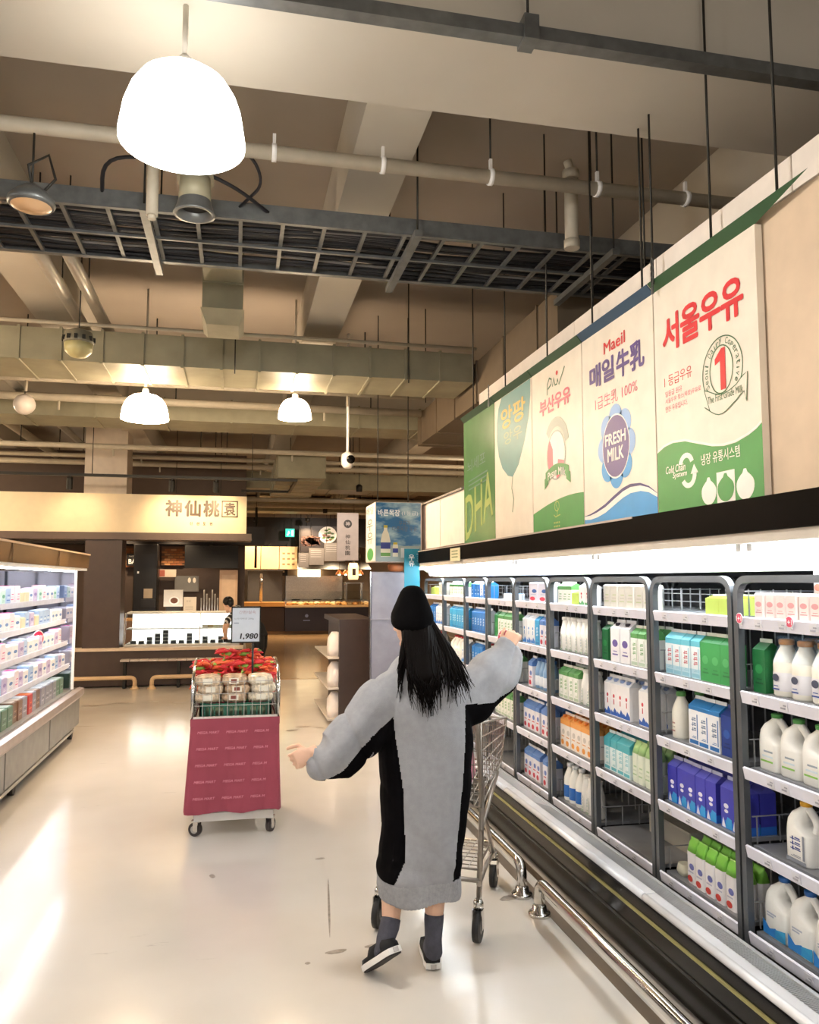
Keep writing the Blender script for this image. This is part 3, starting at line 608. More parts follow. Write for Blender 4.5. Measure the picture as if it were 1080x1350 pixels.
def carton(key, desc, w, d, h, body, roof=None, fin='#f4f2ee', bands=None, prn=None, pm=(), cap=None, cat='milk carton'):
    slots = [C(body, .35), C(roof or body, .35), C(fin, .35)]; mb = MB(); hb = h*.80
    bands = bands or [(1.0, body)]; z0 = 0
    for f, c in bands:
        if C(c, .35) not in slots: slots.append(C(c, .35))
        z1 = hb*f
        mb.loft([[(-d/2, -w/2, z0), (d/2, -w/2, z0), (d/2, w/2, z0), (-d/2, w/2, z0)], [(-d/2, -w/2, z1), (d/2, -w/2, z1), (d/2, w/2, z1), (-d/2, w/2, z1)]], caps=(z0 == 0), m=slots.index(C(c, .35))); z0 = z1
    zt = h*.93
    v = [(-d/2, -w/2, hb), (d/2, -w/2, hb), (d/2, w/2, hb), (-d/2, w/2, hb), (-.004, -w/2+.002, zt), (.004, -w/2+.002, zt), (.004, w/2-.002, zt), (-.004, w/2-.002, zt)]
    mb.add(v, [(0, 3, 7, 4), (1, 5, 6, 2), (0, 4, 5, 1), (3, 2, 6, 7)], 1)
    mb.box(-.0025, .0025, -w/2+.002, w/2-.002, zt-.002, h, 2)
    parts = []
    if prn: pmt = [C(c, .35) for c in pm]; parts.append(('print', front_print(w, d, hb, prn, pmt).mesh('print', pmt)))
    if cap: parts.append(('cap', MB().lathe([(.013, 0), (.014, .012), (.012, .016)], (-d*.26, 0, h*.855), 10).mesh('cap', C(cap, .35))))
    PRO[key] = dict(me=mb.mesh('milk_carton', slots), parts=parts, w=w, d=d, h=h, desc=desc, cat=cat, name='milk_carton')
MILKP = M('milk_filled_plastic', '#f4f3ee', .38, var=.03)
def jug(key, desc, cap, prn, pm, h=.275, w=.15, d=.105):
    mb = MB(); R = lambda k, z, q=1, cy=0: rrect(w*q, d*k, min(.03, d*k*.35), z, 3, 0, cy)
    hz = lambda f: f*h
    # body; the upper half steps back on the handle side (towards -Y)
    rings = [rrect(w*.92, d*.9, .025, 0), rrect(w, d, .03, hz(.03)), rrect(w, d, .03, hz(.46)), rrect(w*.98, d, .03, hz(.52)), rrect(w*.56, d*.98, .03, hz(.60), cy=w*.20), rrect(w*.52, d*.92, .028, hz(.70), cy=w*.19), rrect(w*.46, d*.72, .025, hz(.80), cy=w*.14), rrect(w*.30, d*.42, .015, hz(.88), cy=w*.04), rrect(.036, .036, .014, hz(.905)), rrect(.036, .036, .014, hz(.93))]
    mb.loft(rings, smooth=True)
    mb.tube(bend([(0, -w*.30, hz(.49)), (0, -w*.44, hz(.60)), (0, -w*.41, hz(.73)), (0, -w*.16, hz(.87)), (0, w*.02, hz(.88))], .03, 3), [.016]*3+[.0145]*40 if False else .0145, 8)
    capm = MB().lathe([(.021, hz(.925)), (.022, hz(.985)), (.019, h)], (0, 0, 0), 14).mesh('cap', C(cap, .35))
    pmt = [C(c, .4) for c in pm]
    parts = [('cap', capm), ('label_print', front_print(w*.94, d, h*(.85 if prn == 'swoosh' else .62), prn, pmt).mesh('label_print', pmt))]
    PRO[key] = dict(me=mb.mesh('milk_jug', MILKP), parts=parts, w=w, d=d, h=h, desc=desc, cat='milk jug', name='milk_jug')
def bottle(key, desc, cap, h=.24, w=.085, body=None, label=None, prn=None, pm=(), n=14, neck=.35, cat='milk bottle'):
    r = w/2; mb = MB()
    mb.lathe([(r*.9, 0), (r, h*.03), (r, h*.55), (r*.96, h*.62), (r*.72, h*.75), (r*neck+.004, h*.86), (r*neck+.003, h*.92)], n=n, m=0)
    parts = [('cap', MB().lathe([(r*neck+.007, h*.90), (r*neck+.008, h*.985), (r*neck+.003, h)], n=12).mesh('cap', C(cap, .35)))]
    if label: parts.append(('label', MB().lathe([(r+.0008, h*.10), (r+.0012, h*.12), (r+.0012, h*.40), (r+.0008, h*.42)], n=n, caps=False).mesh('label', C(label, .35))))
    if prn: pmt = [C(c, .4) for c in pm]; parts.append(('print', front_print(w*.6, w+.003, h*.6, prn, pmt).mesh('print', pmt)))
    PRO[key] = dict(me=mb.mesh('milk_bottle', M('bottle_'+key, body or '#f3efe2', .3, var=.03)), parts=parts, w=w, d=w, h=h, desc=desc, cat=cat, name='milk_bottle')
def pouch(key, desc, w, d, h, body, top, prn, pm):
    mb = MB(); mb.loft([rrect(w*.9, d*.9, .01, 0), rrect(w, d, .014, h*.1), rrect(w, d, .014, h*.7)], m=0, caps=True); mb.loft([rrect(w, d, .014, h*.7), rrect(w*.94, d*.55, .01, h*.88), rrect(w*.9, .008, .003, h*.95), rrect(w*.9, .006, .002, h)], m=1, smooth=True)
    pmt = [C(c, .4) for c in pm]
    PRO[key] = dict(me=mb.mesh('milk_pouch', [C(body, .3), C(top, .3)]), parts=[('print', front_print(w, d, h*.7, prn, pmt).mesh('print', pmt))], w=w, d=d, h=h, desc=desc, cat='milk pouch', name='milk_pouch')
def pack(key, desc, w, d, h, body, top, prn=None, pm=(), cat='pack', name='drink_pack'):
    mb = MB().bbox(-d/2, d/2, -w/2, w/2, 0, h, .006, m=0); mb.box(-d*.36, d*.36, -w*.4, w*.4, h-.001, h+.003, 1)
    parts = []
    if prn: pmt = [C(c, .4) for c in pm]; parts.append(('print', front_print(w, d, h, prn, pmt).mesh('print', pmt)))
    PRO[key] = dict(me=mb.mesh(name, [C(body, .35), C(top, .35)]), parts=parts, w=w, d=d, h=h+.003, desc=desc, cat=cat, name=name)
def _wrap():
    p = PRO['bot_orange']; r, h = p['w']/2, p['h']
    mb = MB().lathe([(r*1.02, h*.60), (r*.82, h*.74), (r*.55, h*.90), (r*.62, h*1.0), (r*.80, h*1.05)], n=12, caps=False)
    p['parts'].append(('film', mb.mesh('film', M('blue_wrap_film', '#8fbbe0', .08, var=.2, scale=30, alpha=.16))))
jug('jug_blue', 'big milk jug with blue cap', '#2a63a8', 'swoosh', ('#2d7fc8', '#3aa0cf', '#b5bccb'), .222, .136)
jug('jug_green', 'big milk jug with green cap', '#4f9a4c', 'bars', ('#8fc75f', '#d9e6ee', '#9aa6b0'), .212, .12)
jug('jug_yellow', 'white jug with yellow cap', '#e0a52b', 'column', ('#3b4a8c', '#8a8f99'), .215, .13)
jug('jug_red', 'white jug with red cap', '#c8323c', 'oval', ('#d9dde6', '#7a86a8'), .21, .12)
bottle('bot_orange', 'milk bottle with orange cap', '#c98a3c', .212, .1, label='#e7e5e8', prn='oval', pm=('#4a4f63', '#35509a'), neck=.4)
bottle('bot_green', 'slim milk bottle with green cap', '#5c9e55', .21, .085, prn='bars', pm=('#b98f88', '#c9c4b6'))
bottle('bot_white', 'plain white milk bottle', '#f4f3ef', .205, .07, body='#f7f6f1', prn='column', pm=('#cfd6da', '#9fb0a0'), neck=.5)
bottle('bot_blue', 'blue drinking yogurt bottle', '#3a67a6', .2, .075, body='#7fa3c9', label='#dfe6ef', neck=.45)
bottle('bot_zig', 'white bottle with blue foot', '#e9edf2', .22, .08, body='#f5f4ee', label='#2f6fc0')
_wrap()
carton('green', 'green milk carton', .073, .073, .205, '#3f9c56', '#2f7d45', '#eef3ec', prn='oval', pm=('#58b06b', '#2f7d45'))
carton('dkgreen', 'dark green milk carton', .073, .073, .205, '#1f6b3a', '#185a30', '#dfe8df', prn='oval', pm=('#2f8a4c', '#174e2b'))
carton('cyan', 'pale cyan milk carton', .07, .07, .205, '#dbeef4', '#6ec3d6', '#f4f7f8', bands=[(.25, '#b9deec'), (.85, '#e9f3f6'), (1, '#6ec3d6')], prn='column', pm=('#c06a78', '#8fc6da'))
carton('bluetop', 'white carton with blue top', .078, .078, .21, '#eef0f2', '#2f79b8', '#f0f3f6', bands=[(.9, '#eceef2'), (1, '#2f79b8')], prn='column', pm=('#6b7f9c', '#2f6fb0'))
carton('navy', 'navy blue milk carton', .073, .073, .205, '#223c86', '#1d3478', '#2a468f', prn='oval', pm=('#2f5aa8', '#16296a'))
carton('purple', 'violet blue milk carton', .073, .073, .203, '#3d3fae', '#5457bd', '#c5c9ea', bands=[(.2, '#2f6fd0'), (1, '#3d3fae')], prn='peaks', pm=('#e8e8f4', '#3aa0dc'))
pouch('pgreen', 'green topped milk pouch', .070, .055, .195, '#e6e4e6', '#7cc44a', 'fruit', ('#c9453c', '#6a6fb0', '#b3b6c8'))
pouch('plime', 'pale green milk pouch', .062, .06, .205, '#dfe9d8', '#a9d38c', 'bars', ('#a9c8a0', '#c9d6c4'))
carton('teal', 'teal and white milk carton', .07, .07, .203, '#dfeef0', '#4fb0bd', '#e9f4f4', bands=[(.75, '#dcebee'), (1, '#4fb0bd')], prn='column', pm=('#8cc6d2', '#5fb6c2'))
carton('zig', 'white carton with blue zigzag foot', .07, .07, .212, '#efeef0', '#dfe3ea', '#f4f4f4', prn='zig', pm=('#c23a48', '#2f5fb4', '#c23a48'), cap='#8fa3cf')
carton('whgreen', 'white and green milk carton', .07, .07, .203, '#e9eee6', '#5a9a58', '#f2f4ef', bands=[(.86, '#eef1ec'), (1, '#5a9a58')], prn='column', pm=('#7fb07c', '#b8cbb4'))
carton('whpurple', 'large white carton with purple mark', .1, .085, .222, '#efeff1', '#e2e2e8', '#f4f4f4', prn='oval', pm=('#6a5aa0', '#6f66a6'), cap='#3a3440')
carton('orange', 'orange topped juice carton', .073, .073, .203, '#efe9e2', '#e39a4a', '#f4efe8', bands=[(.82, '#efe9e4'), (1, '#e8a050')], prn='fruit', pm=('#e89a3c', '#c8c4c0', '#d9a070'), cap='#e8853a', cat='juice carton')
carton('pink2', 'white carton with red berries', .073, .073, .203, '#dfe3f0', '#5f86c8', '#eef0f6', bands=[(.84, '#e4e4ee'), (1, '#5a84c8')], prn='fruit', pm=('#c8304a', '#5a78c0', '#c23a58'))
carton('blue', 'bright blue milk carton', .075, .075, .205, '#2f7fd0', '#2a72c0', '#e6edf6', prn='column', pm=('#dbe8f6', '#1f5aa8'))
carton('cyanblue', 'sky blue milk carton', .075, .075, .205, '#3fa6da', '#2f90c8', '#e6f0f6', prn='column', pm=('#e4f1f8', '#2a7fc0'))
carton('whblue', 'white milk carton with blue panel', .075, .075, .205, '#eceff4', '#dfe6f0', '#f4f5f8', prn='zig', pm=('#3a8fd0', '#3a7fd0', '#3a8fd0'))
carton('redwh', 'white carton with red mark', .07, .07, .2, '#f1efee', '#e9e6e4', '#f5f3f1', prn='zig', pm=('#c8323c', '#58a86a', '#c8323c'))
carton('whgreen_s', 'short white and green carton', .07, .07, .135, '#e9eee6', '#5a9a58', '#f2f4ef', bands=[(.80, '#eef1ec'), (1, '#5a9a58')], prn='bars', pm=('#7fb07c', '#b8cbb4'))
carton('redwh_s', 'short white carton with red mark', .07, .07, .135, '#f1efee', '#e9e6e4', '#f5f3f1', prn='zig', pm=('#c8323c', '#58a86a', '#c8323c'))
carton('blue_s', 'short bright blue carton', .075, .075, .14, '#2f7fd0', '#2a72c0', '#e6edf6', prn='bars', pm=('#dbe8f6', '#1f5aa8'))
carton('whblue_s', 'short white and blue carton', .075, .075, .14, '#eceff4', '#dfe6f0', '#f4f5f8', prn='zig', pm=('#3a8fd0', '#3a7fd0', '#3a8fd0'))
carton('lime', 'short lime milk carton', .095, .08, .085, '#c3dc6a', '#a9cf3e', '#eef3dc')
pack('pinkbox', 'small pale pink drink box', .06, .045, .095, '#ecd9d3', '#f2e8e4', 'oval', ('#d89a9a', '#c98f8c'), cat='drink box', name='drink_box')
pack('pinktall', 'tall pale pink drink box', .065, .045, .13, '#efe0da', '#f4ecea', 'fruit', ('#d98f7c', '#e4c4bc', '#c9888a'), cat='drink box', name='drink_box')
pack('creambox', 'cream coloured juice box', .085, .07, .12, '#d3cfc4', '#ddd9cf', 'bars', ('#b9c39a', '#c2bdb2'), cat='juice box', name='juice_box')
pack('bundle', 'wrapped bundle of white packs', .17, .09, .13, '#dcdce8', '#b8c4dc', 'fruit', ('#d0344f', '#3a64a8', '#b5bdd4'), cat='pack')
pack('flatblue', 'flat white and blue pack', .12, .09, .045, '#dfe8f2', '#5a9ad4', cat='pack')

BAYN = ['nearest bay', 'second nearest bay', 'third nearest bay', 'fourth nearest bay', 'fifth nearest bay', 'sixth nearest bay', 'seventh nearest bay', 'eighth nearest bay', 'farthest bay']
SHN = ['top shelf', 'second shelf', 'third shelf', 'fourth shelf', 'bottom shelf']
def inst(p, loc, rot, label, group):
    o = obj(p['name'], p['me'], loc=loc, rotz=rot); tag(o, label, p['cat'], group)
    for nm, me in p['parts']: obj(nm, me, parent=o)
    return o
# per bay, per shelf, left (far) to right (near): (gap before, product, how many, rows deep)
LAY = {
0: [[(.02, 'pinkbox', 6, 1), (.01, 'pinkbox', 3, 1)], [(.0, 'dkgreen', 1, 1), (.015, 'bot_orange', 5, 2)], [(.0, 'jug_green', 5, 1)], [(.14, 'jug_yellow', 1, 1)], [(.0, 'jug_blue', 4, 1)]],
1: [[(.34, 'lime', 2, 2)], [(.0, 'cyan', 4, 1), (.003, 'green', 4, 1)], [(.02, 'bot_green', 1, 2), (.075, 'bluetop', 3, 1), (.004, 'navy', 1, 1), (.01, 'bot_green', 1, 1)], [(.0, 'purple', 5, 2), (.03, 'purple', 2, 2)], [(.13, 'pgreen', 6, 2)]],
2: [[(.02, 'creambox', 6, 1)], [(.0, 'dkgreen', 1, 1), (.03, 'whpurple', 2, 1), (.02, 'whgreen', 3, 2)], [(.01, 'zig', 4, 2), (.09, 'zig', 2, 2)], [(.0, 'teal', 4, 2), (.01, 'plime', 4, 2)], []],
3: [[(.0, 'whgreen_s', 3, 1), (.0, 'lime', 1, 1), (.01, 'redwh_s', 2, 1)], [(.01, 'bot_white', 7, 1)], [(.0, 'whgreen', 4, 2), (.02, 'bot_white', 3, 1)], [(.01, 'orange', 6, 2)], [(.02, 'bot_zig', 3, 1), (.01, 'bot_white', 4, 1)]],
4: [[(.14, 'bundle', 2, 1)], [(.0, 'whblue', 3, 1), (.01, 'cyanblue', 1, 1), (.01, 'pink2', 3, 1)], [(.1, 'pink2', 1, 1), (.02, 'bot_blue', 4, 1)], [(.0, 'pink2', 4, 2), (.03, 'pink2', 3, 2)], [(.0, 'pink2', 4, 1), (.05, 'pink2', 2, 1)]],
5: [[(.22, 'flatblue', 2, 1)], [(.0, 'green', 1, 1), (.01, 'whgreen', 6, 1)], [(.0, 'green', 2, 1), (.02, 'whgreen', 4, 1)], [(.0, 'whgreen', 7, 1)], []],
6: [[(.0, 'blue_s', 3, 1), (.02, 'whblue_s', 1, 1), (.02, 'blue_s', 2, 1)], [(.0, 'blue', 5, 1), (.01, 'whblue', 1, 1)], [(.0, 'blue', 4, 2), (.02, 'jug_red', 1, 1)], [], []],
7: [[(.02, 'whgreen_s', 7, 1)], [(.02, 'cyanblue', 6, 1)], [(.02, 'jug_red', 3, 1), (.03, 'whblue', 2, 1)], [], []],
8: [[(.06, 'lime', 3, 1), (.03, 'creambox', 3, 1)], [(.02, 'blue', 3, 1), (.02, 'whblue', 4, 1)], [(.02, 'jug_red', 4, 1)], [], []],
}
rj = random.Random(11)
for bi, sh in LAY.items():
    a, b = BAYS[bi]
    for si, runs in enumerate(sh):
        y = b-.048; z = SHZ[si]-.0018; seen = {}; tot = {}
        if runs and sum(q[2] for q in runs) >= 5:           # full shelves: the last kind goes on to the end of the bay
            used = sum(q[0]+q[2]*(PRO[q[1]]['w']+.0025) for q in runs); room = (b-.048)-(a+.042)-used; lw = PRO[runs[-1][1]]['w']+.0025
            if room >= lw: g, k, n, rows = runs[-1]; runs = runs[:-1]+[(g, k, n+int(room/lw), rows)]
        for g, k, n, rows in runs: tot[k] = tot.get(k, 0)+n
        for g, k, n, rows in runs:
            p = PRO[k]; y -= g
            for i in range(n):
                if y-p['w'] < a+.042: break
                for r in range(rows):
                    lab = '%s %s from left%s, %s, %s' % (ordinal(seen.get(k, 0), tot[k]), p['desc'], ', back row' if r else '', SHN[si], BAYN[bi])
                    x = XS+.028+p['d']/2+(p['d']+.008)*r+rj.random()*.006
                    inst(p, (x, y-p['w']/2, z), (rj.random()-.5)*.03, lab, '%s on the %s of the %s' % (p['desc']+'s', SHN[si], BAYN[bi]))
                seen[k] = seen.get(k, 0)+1; y -= p['w']+.0025
# second layer of pink boxes, the navy row in the shade, the shelf-back carton boxes
p = PRO['pinktall']
for i in range(3):
    inst(p, (XS+.056, 2.42-.0685*i, SHZ[0]+.0975), 0, '%s tall pink drink box stacked on the top shelf, nearest bay' % ordinal(i, 3), 'tall pink boxes stacked on the top shelf')
p = PRO['navy']
for i in range(6):
    inst(p, (XS+.36, 2.76-.09*i, SHZ[3]-.0018), 0, '%s navy carton standing back in the shade, fourth shelf, nearest bay' % ordinal(i, 6), 'navy cartons behind the yellow capped jug')
mb = MB().bbox(2.18, 2.42, 3.62, 4.02, SHZ[4]-.0018, SHZ[4]+.1, .008); mb.box(2.20, 2.40, 3.8, 3.806, SHZ[4]+.0995, SHZ[4]+.1005)
tag(obj('storage_box', mb, C('#a3a29a', .6)), 'plain grey box on the empty bottom shelf', 'box')
mb = MB().loft([rrect(.06, .05, .02, 0), rrect(.075, .065, .025, .02), rrect(.06, .05, .02, .05)], smooth=True)
o = obj('crumpled_pouch', mb, C('#c9c6b2', .4)); o.location = (2.02, 3.40, SHZ[4]-.0018); tag(o, 'crumpled pouch lying left of the green milk pouches', 'pouch')
# round offer signs
def disc(name, label, c, r, nrm, col, lines, txtcol='#ffffff', rim='#f2eeee'):
    t = thing(name, label, 'sign'); n = Vector(nrm).normalized(); u = Vector((0, 0, 1)).cross(n).normalized()*1; v = n.cross(u)
    c = Vector(c); ring = lambda rad, off: [c+n*off+(u*math.cos(a)+v*math.sin(a))*rad for a in [2*math.pi*j/28 for j in range(28)]]
    obj('rim', MB().loft([ring(r, -.002), ring(r, 0)]), C(rim, .4), t); obj('face', MB().loft([ring(r*.88, .0001), ring(r*.88, .0012)]), C(col, .4), t)
    k = len(lines); h = r*1.1/k
    for i, s in enumerate(lines):
        z = (k/2-1-i)*h*1.05+h*.06; w_ = r*(1.35 if k > 1 else 1.5)
        text(s, c+n*.002-u*w_/2+v*z, u*w_, v*h*.86, C(txtcol, .4), t, bold=.02)
    obj('clip', MB().tube([c-n*.004-v*r*.8, c-n*.01-v*r*1.25], .004, 5), WHITE, t)
    return t
disc('offer_sign', 'round pink offer sign clipped to the cooler shelf above the raised sleeve', (1.905, 5.55, 1.165), .088, (-1, -.35, 0), '#c9506c', ['가격', '할인'])
for i, y in enumerate((2.795, 2.505)):
    disc('offer_tag', ('small pink round tag on top strip, nearest bay, %s one') % ('left', 'right')[i], (XS-.026, y, SHZ[0]-.005), .021, (-1, 0, 0), '#d4506c', ['1+1'])
# ------------------------------------------------------------------ far end of the dairy wall
o = obj('cooler_end_panel', MB().bbox(1.40, 1.90, 8.42, 8.52, 0, 1.69, .012), M('frosted_end_panel', '#9494a2', .3, var=.08)); tag(o, 'pale grey end panel standing behind the woman in the beanie', 'panel')
obj('seam', B(1.395, 1.905, 8.41, 8.418, 1.18, 1.19), C('#9a99a3', .4), o)
obj('edge_trim', B(1.392, 1.3999, 8.415, 8.525, 0, 1.69), CHROME, o)
tag(obj('copper_pot', MB().lathe([(.05, 0), (.085, .02), (.09, .07), (.075, .085), (.07, .08)], (1.68, 8.47, 1.691), 16), C('#a8663f', .35)), 'copper coloured bowl on top of the pale end panel', 'bowl')
bx = thing('box_sign', 'hanging box sign with milk bottles under a blue sky', 'sign')
SKY = M('sky_print', '#2f7ba8', .4, var=.5, scale=2.5)
def sky_print():
    m = bpy.data.materials.new('printed_sky'); m.use_nodes = True; N = m.node_tree.nodes; L = m.node_tree.links; b = N['Principled BSDF']
    tc = N.new('ShaderNodeTexCoord'); mp = N.new('ShaderNodeMapping'); mp.inputs['Scale'].default_value = (3, 1, 7); nz = N.new('ShaderNodeTexNoise'); nz.inputs['Scale'].default_value = 1.3; nz.inputs['Detail'].default_value = 5
    L.new(tc.outputs['Object'], mp.inputs[0]); L.new(mp.outputs[0], nz.inputs['Vector'])
    r = N.new('ShaderNodeValToRGB'); r.color_ramp.elements[0].position = .5; r.color_ramp.elements[0].color = lin('#155f90')+(1,); r.color_ramp.elements[1].position = .68; r.color_ramp.elements[1].color = lin('#9dbac4')+(1,)
    L.new(nz.outputs['Fac'], r.inputs[0]); L.new(r.outputs[0], b.inputs['Base Color']); b.inputs['Roughness'].default_value = .4
    return m
obj('box_body', B(1.376, 1.86, 8.003, 8.60, 1.79, 2.40), C('#d9cfc8', .5), bx)
obj('front_print', B(1.38, 1.85, 8.0, 8.0025, 1.95, 2.395), sky_print(), bx); obj('front_print_lower', B(1.38, 1.85, 8.0, 8.0025, 1.79, 1.9495), C('#8fa0a0', .4), bx)
text('바른목장', (1.40, 7.9985, 2.255), (.23, 0, 0), (0, 0, .07), C('#e8eef0'), bx, bold=.02); text('(1등급)', (1.65, 7.9985, 2.26), (.17, 0, 0), (0, 0, .05), C('#d3dde2'), bx)
text('우유가\n다른목장 우유', (1.55, 7.9985, 2.10), (.26, 0, 0), (0, 0, .11), C('#5a5f66'), bx)
mb = MB(); mb.poly([(x, 7.998, z) for x, z in [(1.43, 1.84), (1.43, 2.0), (1.445, 2.07), (1.462, 2.11), (1.462, 2.16), (1.498, 2.16), (1.498, 2.11), (1.515, 2.07), (1.53, 2.0), (1.53, 1.84)]], (0, .001, 0)); mb.poly([(x, 7.998, z) for x, z in [(1.555, 1.84), (1.555, 1.95), (1.565, 1.985), (1.60, 1.985), (1.61, 1.95), (1.61, 1.84)]], (0, .001, 0)); obj('bottle_print', mb, C('#d9d6c4'), bx)
mb = MB(); mb.box(1.43, 1.53, 7.9965, 7.9975, 1.92, 1.985); mb.box(1.555, 1.61, 7.9965, 7.9975, 1.88, 1.925); obj('label_print', mb, C('#33408a'), bx)
mb = MB(); mb.box(1.46, 1.50, 7.9965, 7.9975, 2.135, 2.162); mb.box(1.562, 1.603, 7.9965, 7.9975, 1.965, 1.987); obj('cap_print', mb, C('#b8a83c'), bx)
mb = MB(); mb.box(1.43, 1.53, 7.9965, 7.9975, 1.845, 1.88); obj('leaf_print', mb, C('#5f8f4a'), bx)
mb = MB(); mb.box(1.64, 1.83, 7.998, 7.999, 1.83, 1.93); obj('notice_print', mb, C('#c5ccd0'), bx)
obj('side_print', B(1.372, 1.3755, 8.01, 8.59, 1.80, 2.39), C('#efe6df', .4), bx)
text('우\n유', (1.3705, 8.50, 1.98), (0, -.36, 0), (0, 0, .26), C('#4f5a4c'), bx); text('매일', (1.3705, 8.55, 2.29), (0, -.44, 0), (0, 0, .08), C('#d0606a'), bx)
mb = MB(); mb.poly([(1.3712, y, z) for y, z in ell(8.3, 1.87, .2, .065)], (.0006, 0, 0)); obj('green_print', mb, C('#4f9a55'), bx)
mb = MB(); mb.tube([(1.45, 8.3, 2.4), (1.45, 8.3, 4.455)], .006, 5); obj('hanger_rod', mb, DARKM, bx); mb = MB(); mb.tube([(1.78, 8.3, 2.4), (1.78, 8.3, 4.455)], .006, 5); obj('hanger_rod', mb, DARKM, bx)
o = obj('aisle_banner', B(1.655, 1.815, 7.90, 7.904, 1.42, 1.92), M('teal_banner', '#1a7f98', .4, var=.04)); tag(o, 'narrow teal banner with white Korean lettering above the beanie', 'banner')
text('우\n유', (1.70, 7.8985, 1.74), (.06, 0, 0), (0, 0, .12), C('#f4f6f6'), o, bold=.02); text('M\ni\nl\nk', (1.785, 7.8985, 1.79), (.012, 0, 0), (0, 0, .08), C('#d9e6ea'), o)
obj('bracket', MB().tube([(1.735, 7.905, 1.90), (1.735, 7.99, 1.90)], .006, 6), GALV, o)
# island shelf end
t = thing('gondola_shelf', 'dark brown shelf end standing in the middle of the aisle', 'shelf unit')
obj('end_panel', B(1.14, 1.56, 9.0, 9.06, 0, 1.16), BROWN, t); obj('top', B(1.14, 1.56, 9.061, 10.6, 1.10, 1.16), BROWN, t); obj('core', B(1.20, 1.56, 9.061, 10.6, 0.02, 1.099), BROWN, t)
for k, z in enumerate((.06, .40, .74)): obj('shelf', B(1.02, 1.199, 9.02, 10.6, z-.02, z), C('#d0c7be', .4), t)
for k, z in enumerate((.06, .40, .74)):
    mb = MB().loft([rrect(.24, .15, .05, 0), rrect(.28, .17, .07, .08), rrect(.26, .15, .06, .2), rrect(.14, .07, .03, .27)], smooth=True)
    o = obj('paper_bag', mb, C('#e6dedb', .6)); o.location = (1.115, 9.2, z); tag(o, 'white bag on the %s shelf of the brown unit' % ('lowest', 'middle', 'upper')[k], 'bag', 'white bags on the brown shelf end')

# ------------------------------------------------------------------ left chilled cabinet
XL = -1.55; LY0, LY1 = 3.4, 8.95
ck = thing('chilled_cabinet', 'open chilled cabinet with lit yogurt shelves at the left edge', 'cooler')
GL = M('cabinet_grey', '#8c8b88', .4, .3, var=.12)
obj('base_body', B(-2.55, XL-.02, LY0, LY1-.1, .16, .44), C('#3a3836', .6), ck)
obj('plinth', B(-2.5, XL-.13, LY0+.1, LY1-.25, .005, .159), C('#191817', .7), ck)  # dark box standing in for the shaded void under the base panels
for i in range(4):
    a = LY0+.02+i*1.37; b = min(a+1.34, LY1-.11)
    obj('base_panel', B(XL-.019, XL-.004, a, b, .14, .40), GL, ck)
mb = MB(); mb.loft([[(XL-.10, y, .44), (XL, y, .40), (XL+.02, y, .43), (XL+.015, y, .485), (XL-.03, y, .495), (XL-.10, y, .46)] for y in (LY0, LY1)]); obj('bumper_lip', mb, M('cabinet_lip', '#b5aaa8', .3, .4), ck)
obj('base_rail', B(XL-.03, XL-.001, LY0, LY1-.05, .405, .43), C('#5e5956', .5), ck)
for y in (LY1-.2, 6.6):
    mb = MB(); mb.tube([(XL-.09, y, .045), (XL-.05, y, .045)], .045, 14); mb.box(XL-.10, XL-.04, y-.02, y+.02, .08, .16); obj('caster', mb, C('#2a2826', .5), ck)
obj('skid', B(XL-.03, XL-.005, 4.0, LY1-.35, .10, .125), C('#a9a49c', .4), ck)
obj('back_panel', B(-2.55, -2.5, LY0, LY1, .44, 1.70), C('#d8d8e0', .5), ck)
obj('deck', B(-2.5, XL-.101, LY0, LY1-.03, .44, .475), GL, ck)
CAN = M('canopy_amber_metal', '#8a6a44', .22, .55, var=.35, scale=3)
mb = MB(); mb.loft([[(-2.55, y, 1.725), (XL+.01, y, 1.725), (XL+.02, y, 1.86), (-2.55, y, 1.87)] for y in (LY0, LY1+.05)]); obj('canopy', mb, CAN, ck)
for y in (4.5, 6.0, 7.5): obj('canopy_joint', B(XL+.02, XL+.025, y, y+.012, 1.73, 1.86), C('#5a4630', .4), ck)
obj('canopy_top_edge', B(XL+.015, XL+.03, LY0, LY1+.05, 1.861, 1.875), C('#c2a58a', .4), ck)
obj('light_edge', B(XL-.12, XL+.0, LY0, LY1+.04, 1.70, 1.724), C('#f4f2ef', .4), ck)
for y in (3.5, 4.7, 5.9, 7.1):
    obj('tube_lamp', MB().tube([(XL-.15, y, 1.70), (XL-.15, y+1.15, 1.70)], .013, 8), TUBE, ck)
obj('tube_lamp', MB().tube([(XL-.15, 8.3, 1.70), (XL-.15, 8.85, 1.70)], .013, 8), TUBE, ck)
mb = MB(); mb.box(-2.5, XL-.10, LY1-.075, LY1-.067, .48, 1.70); obj('mirror_end', mb, M('mirror_end_panel', '#c9c8d4', .06, 1, var=.03), ck)
obj('corner_post', B(XL-.10, XL-.075, LY1-.085, LY1-.06, .48, 1.70), C('#efedea', .3), ck)
LSH = [1.405, 1.19, .97, .74]; LDEP = [.42, .46, .50, .55]
for i, (z, dp) in enumerate(zip(LSH, LDEP)):
    x1 = -1.75+.025*i
    s = obj('shelf', B(-2.49, x1, LY0, LY1-.12, z-.02, z-.002), C('#e4e4ea', .35), ck)
    obj('price_strip', B(x1, x1+.012, LY0, LY1-.12, z-.03, z+.015), M('cool_strip', '#d9dced', .35), s)
    obj('shelf_light', B(x1-.03, x1-.012, LY0, LY1-.12, z-.028, z-.0205), M('shelf_led', '#ffffff', .4, emit=7, ecol=(.95, .97, 1), var=.01), s)
for y in (5.55, 6.95, 8.3):
    mb = MB(); mb.box(-2.47, -2.44, y-.015, y+.015, .48, 1.70); obj('upright', mb, GREYM, ck)
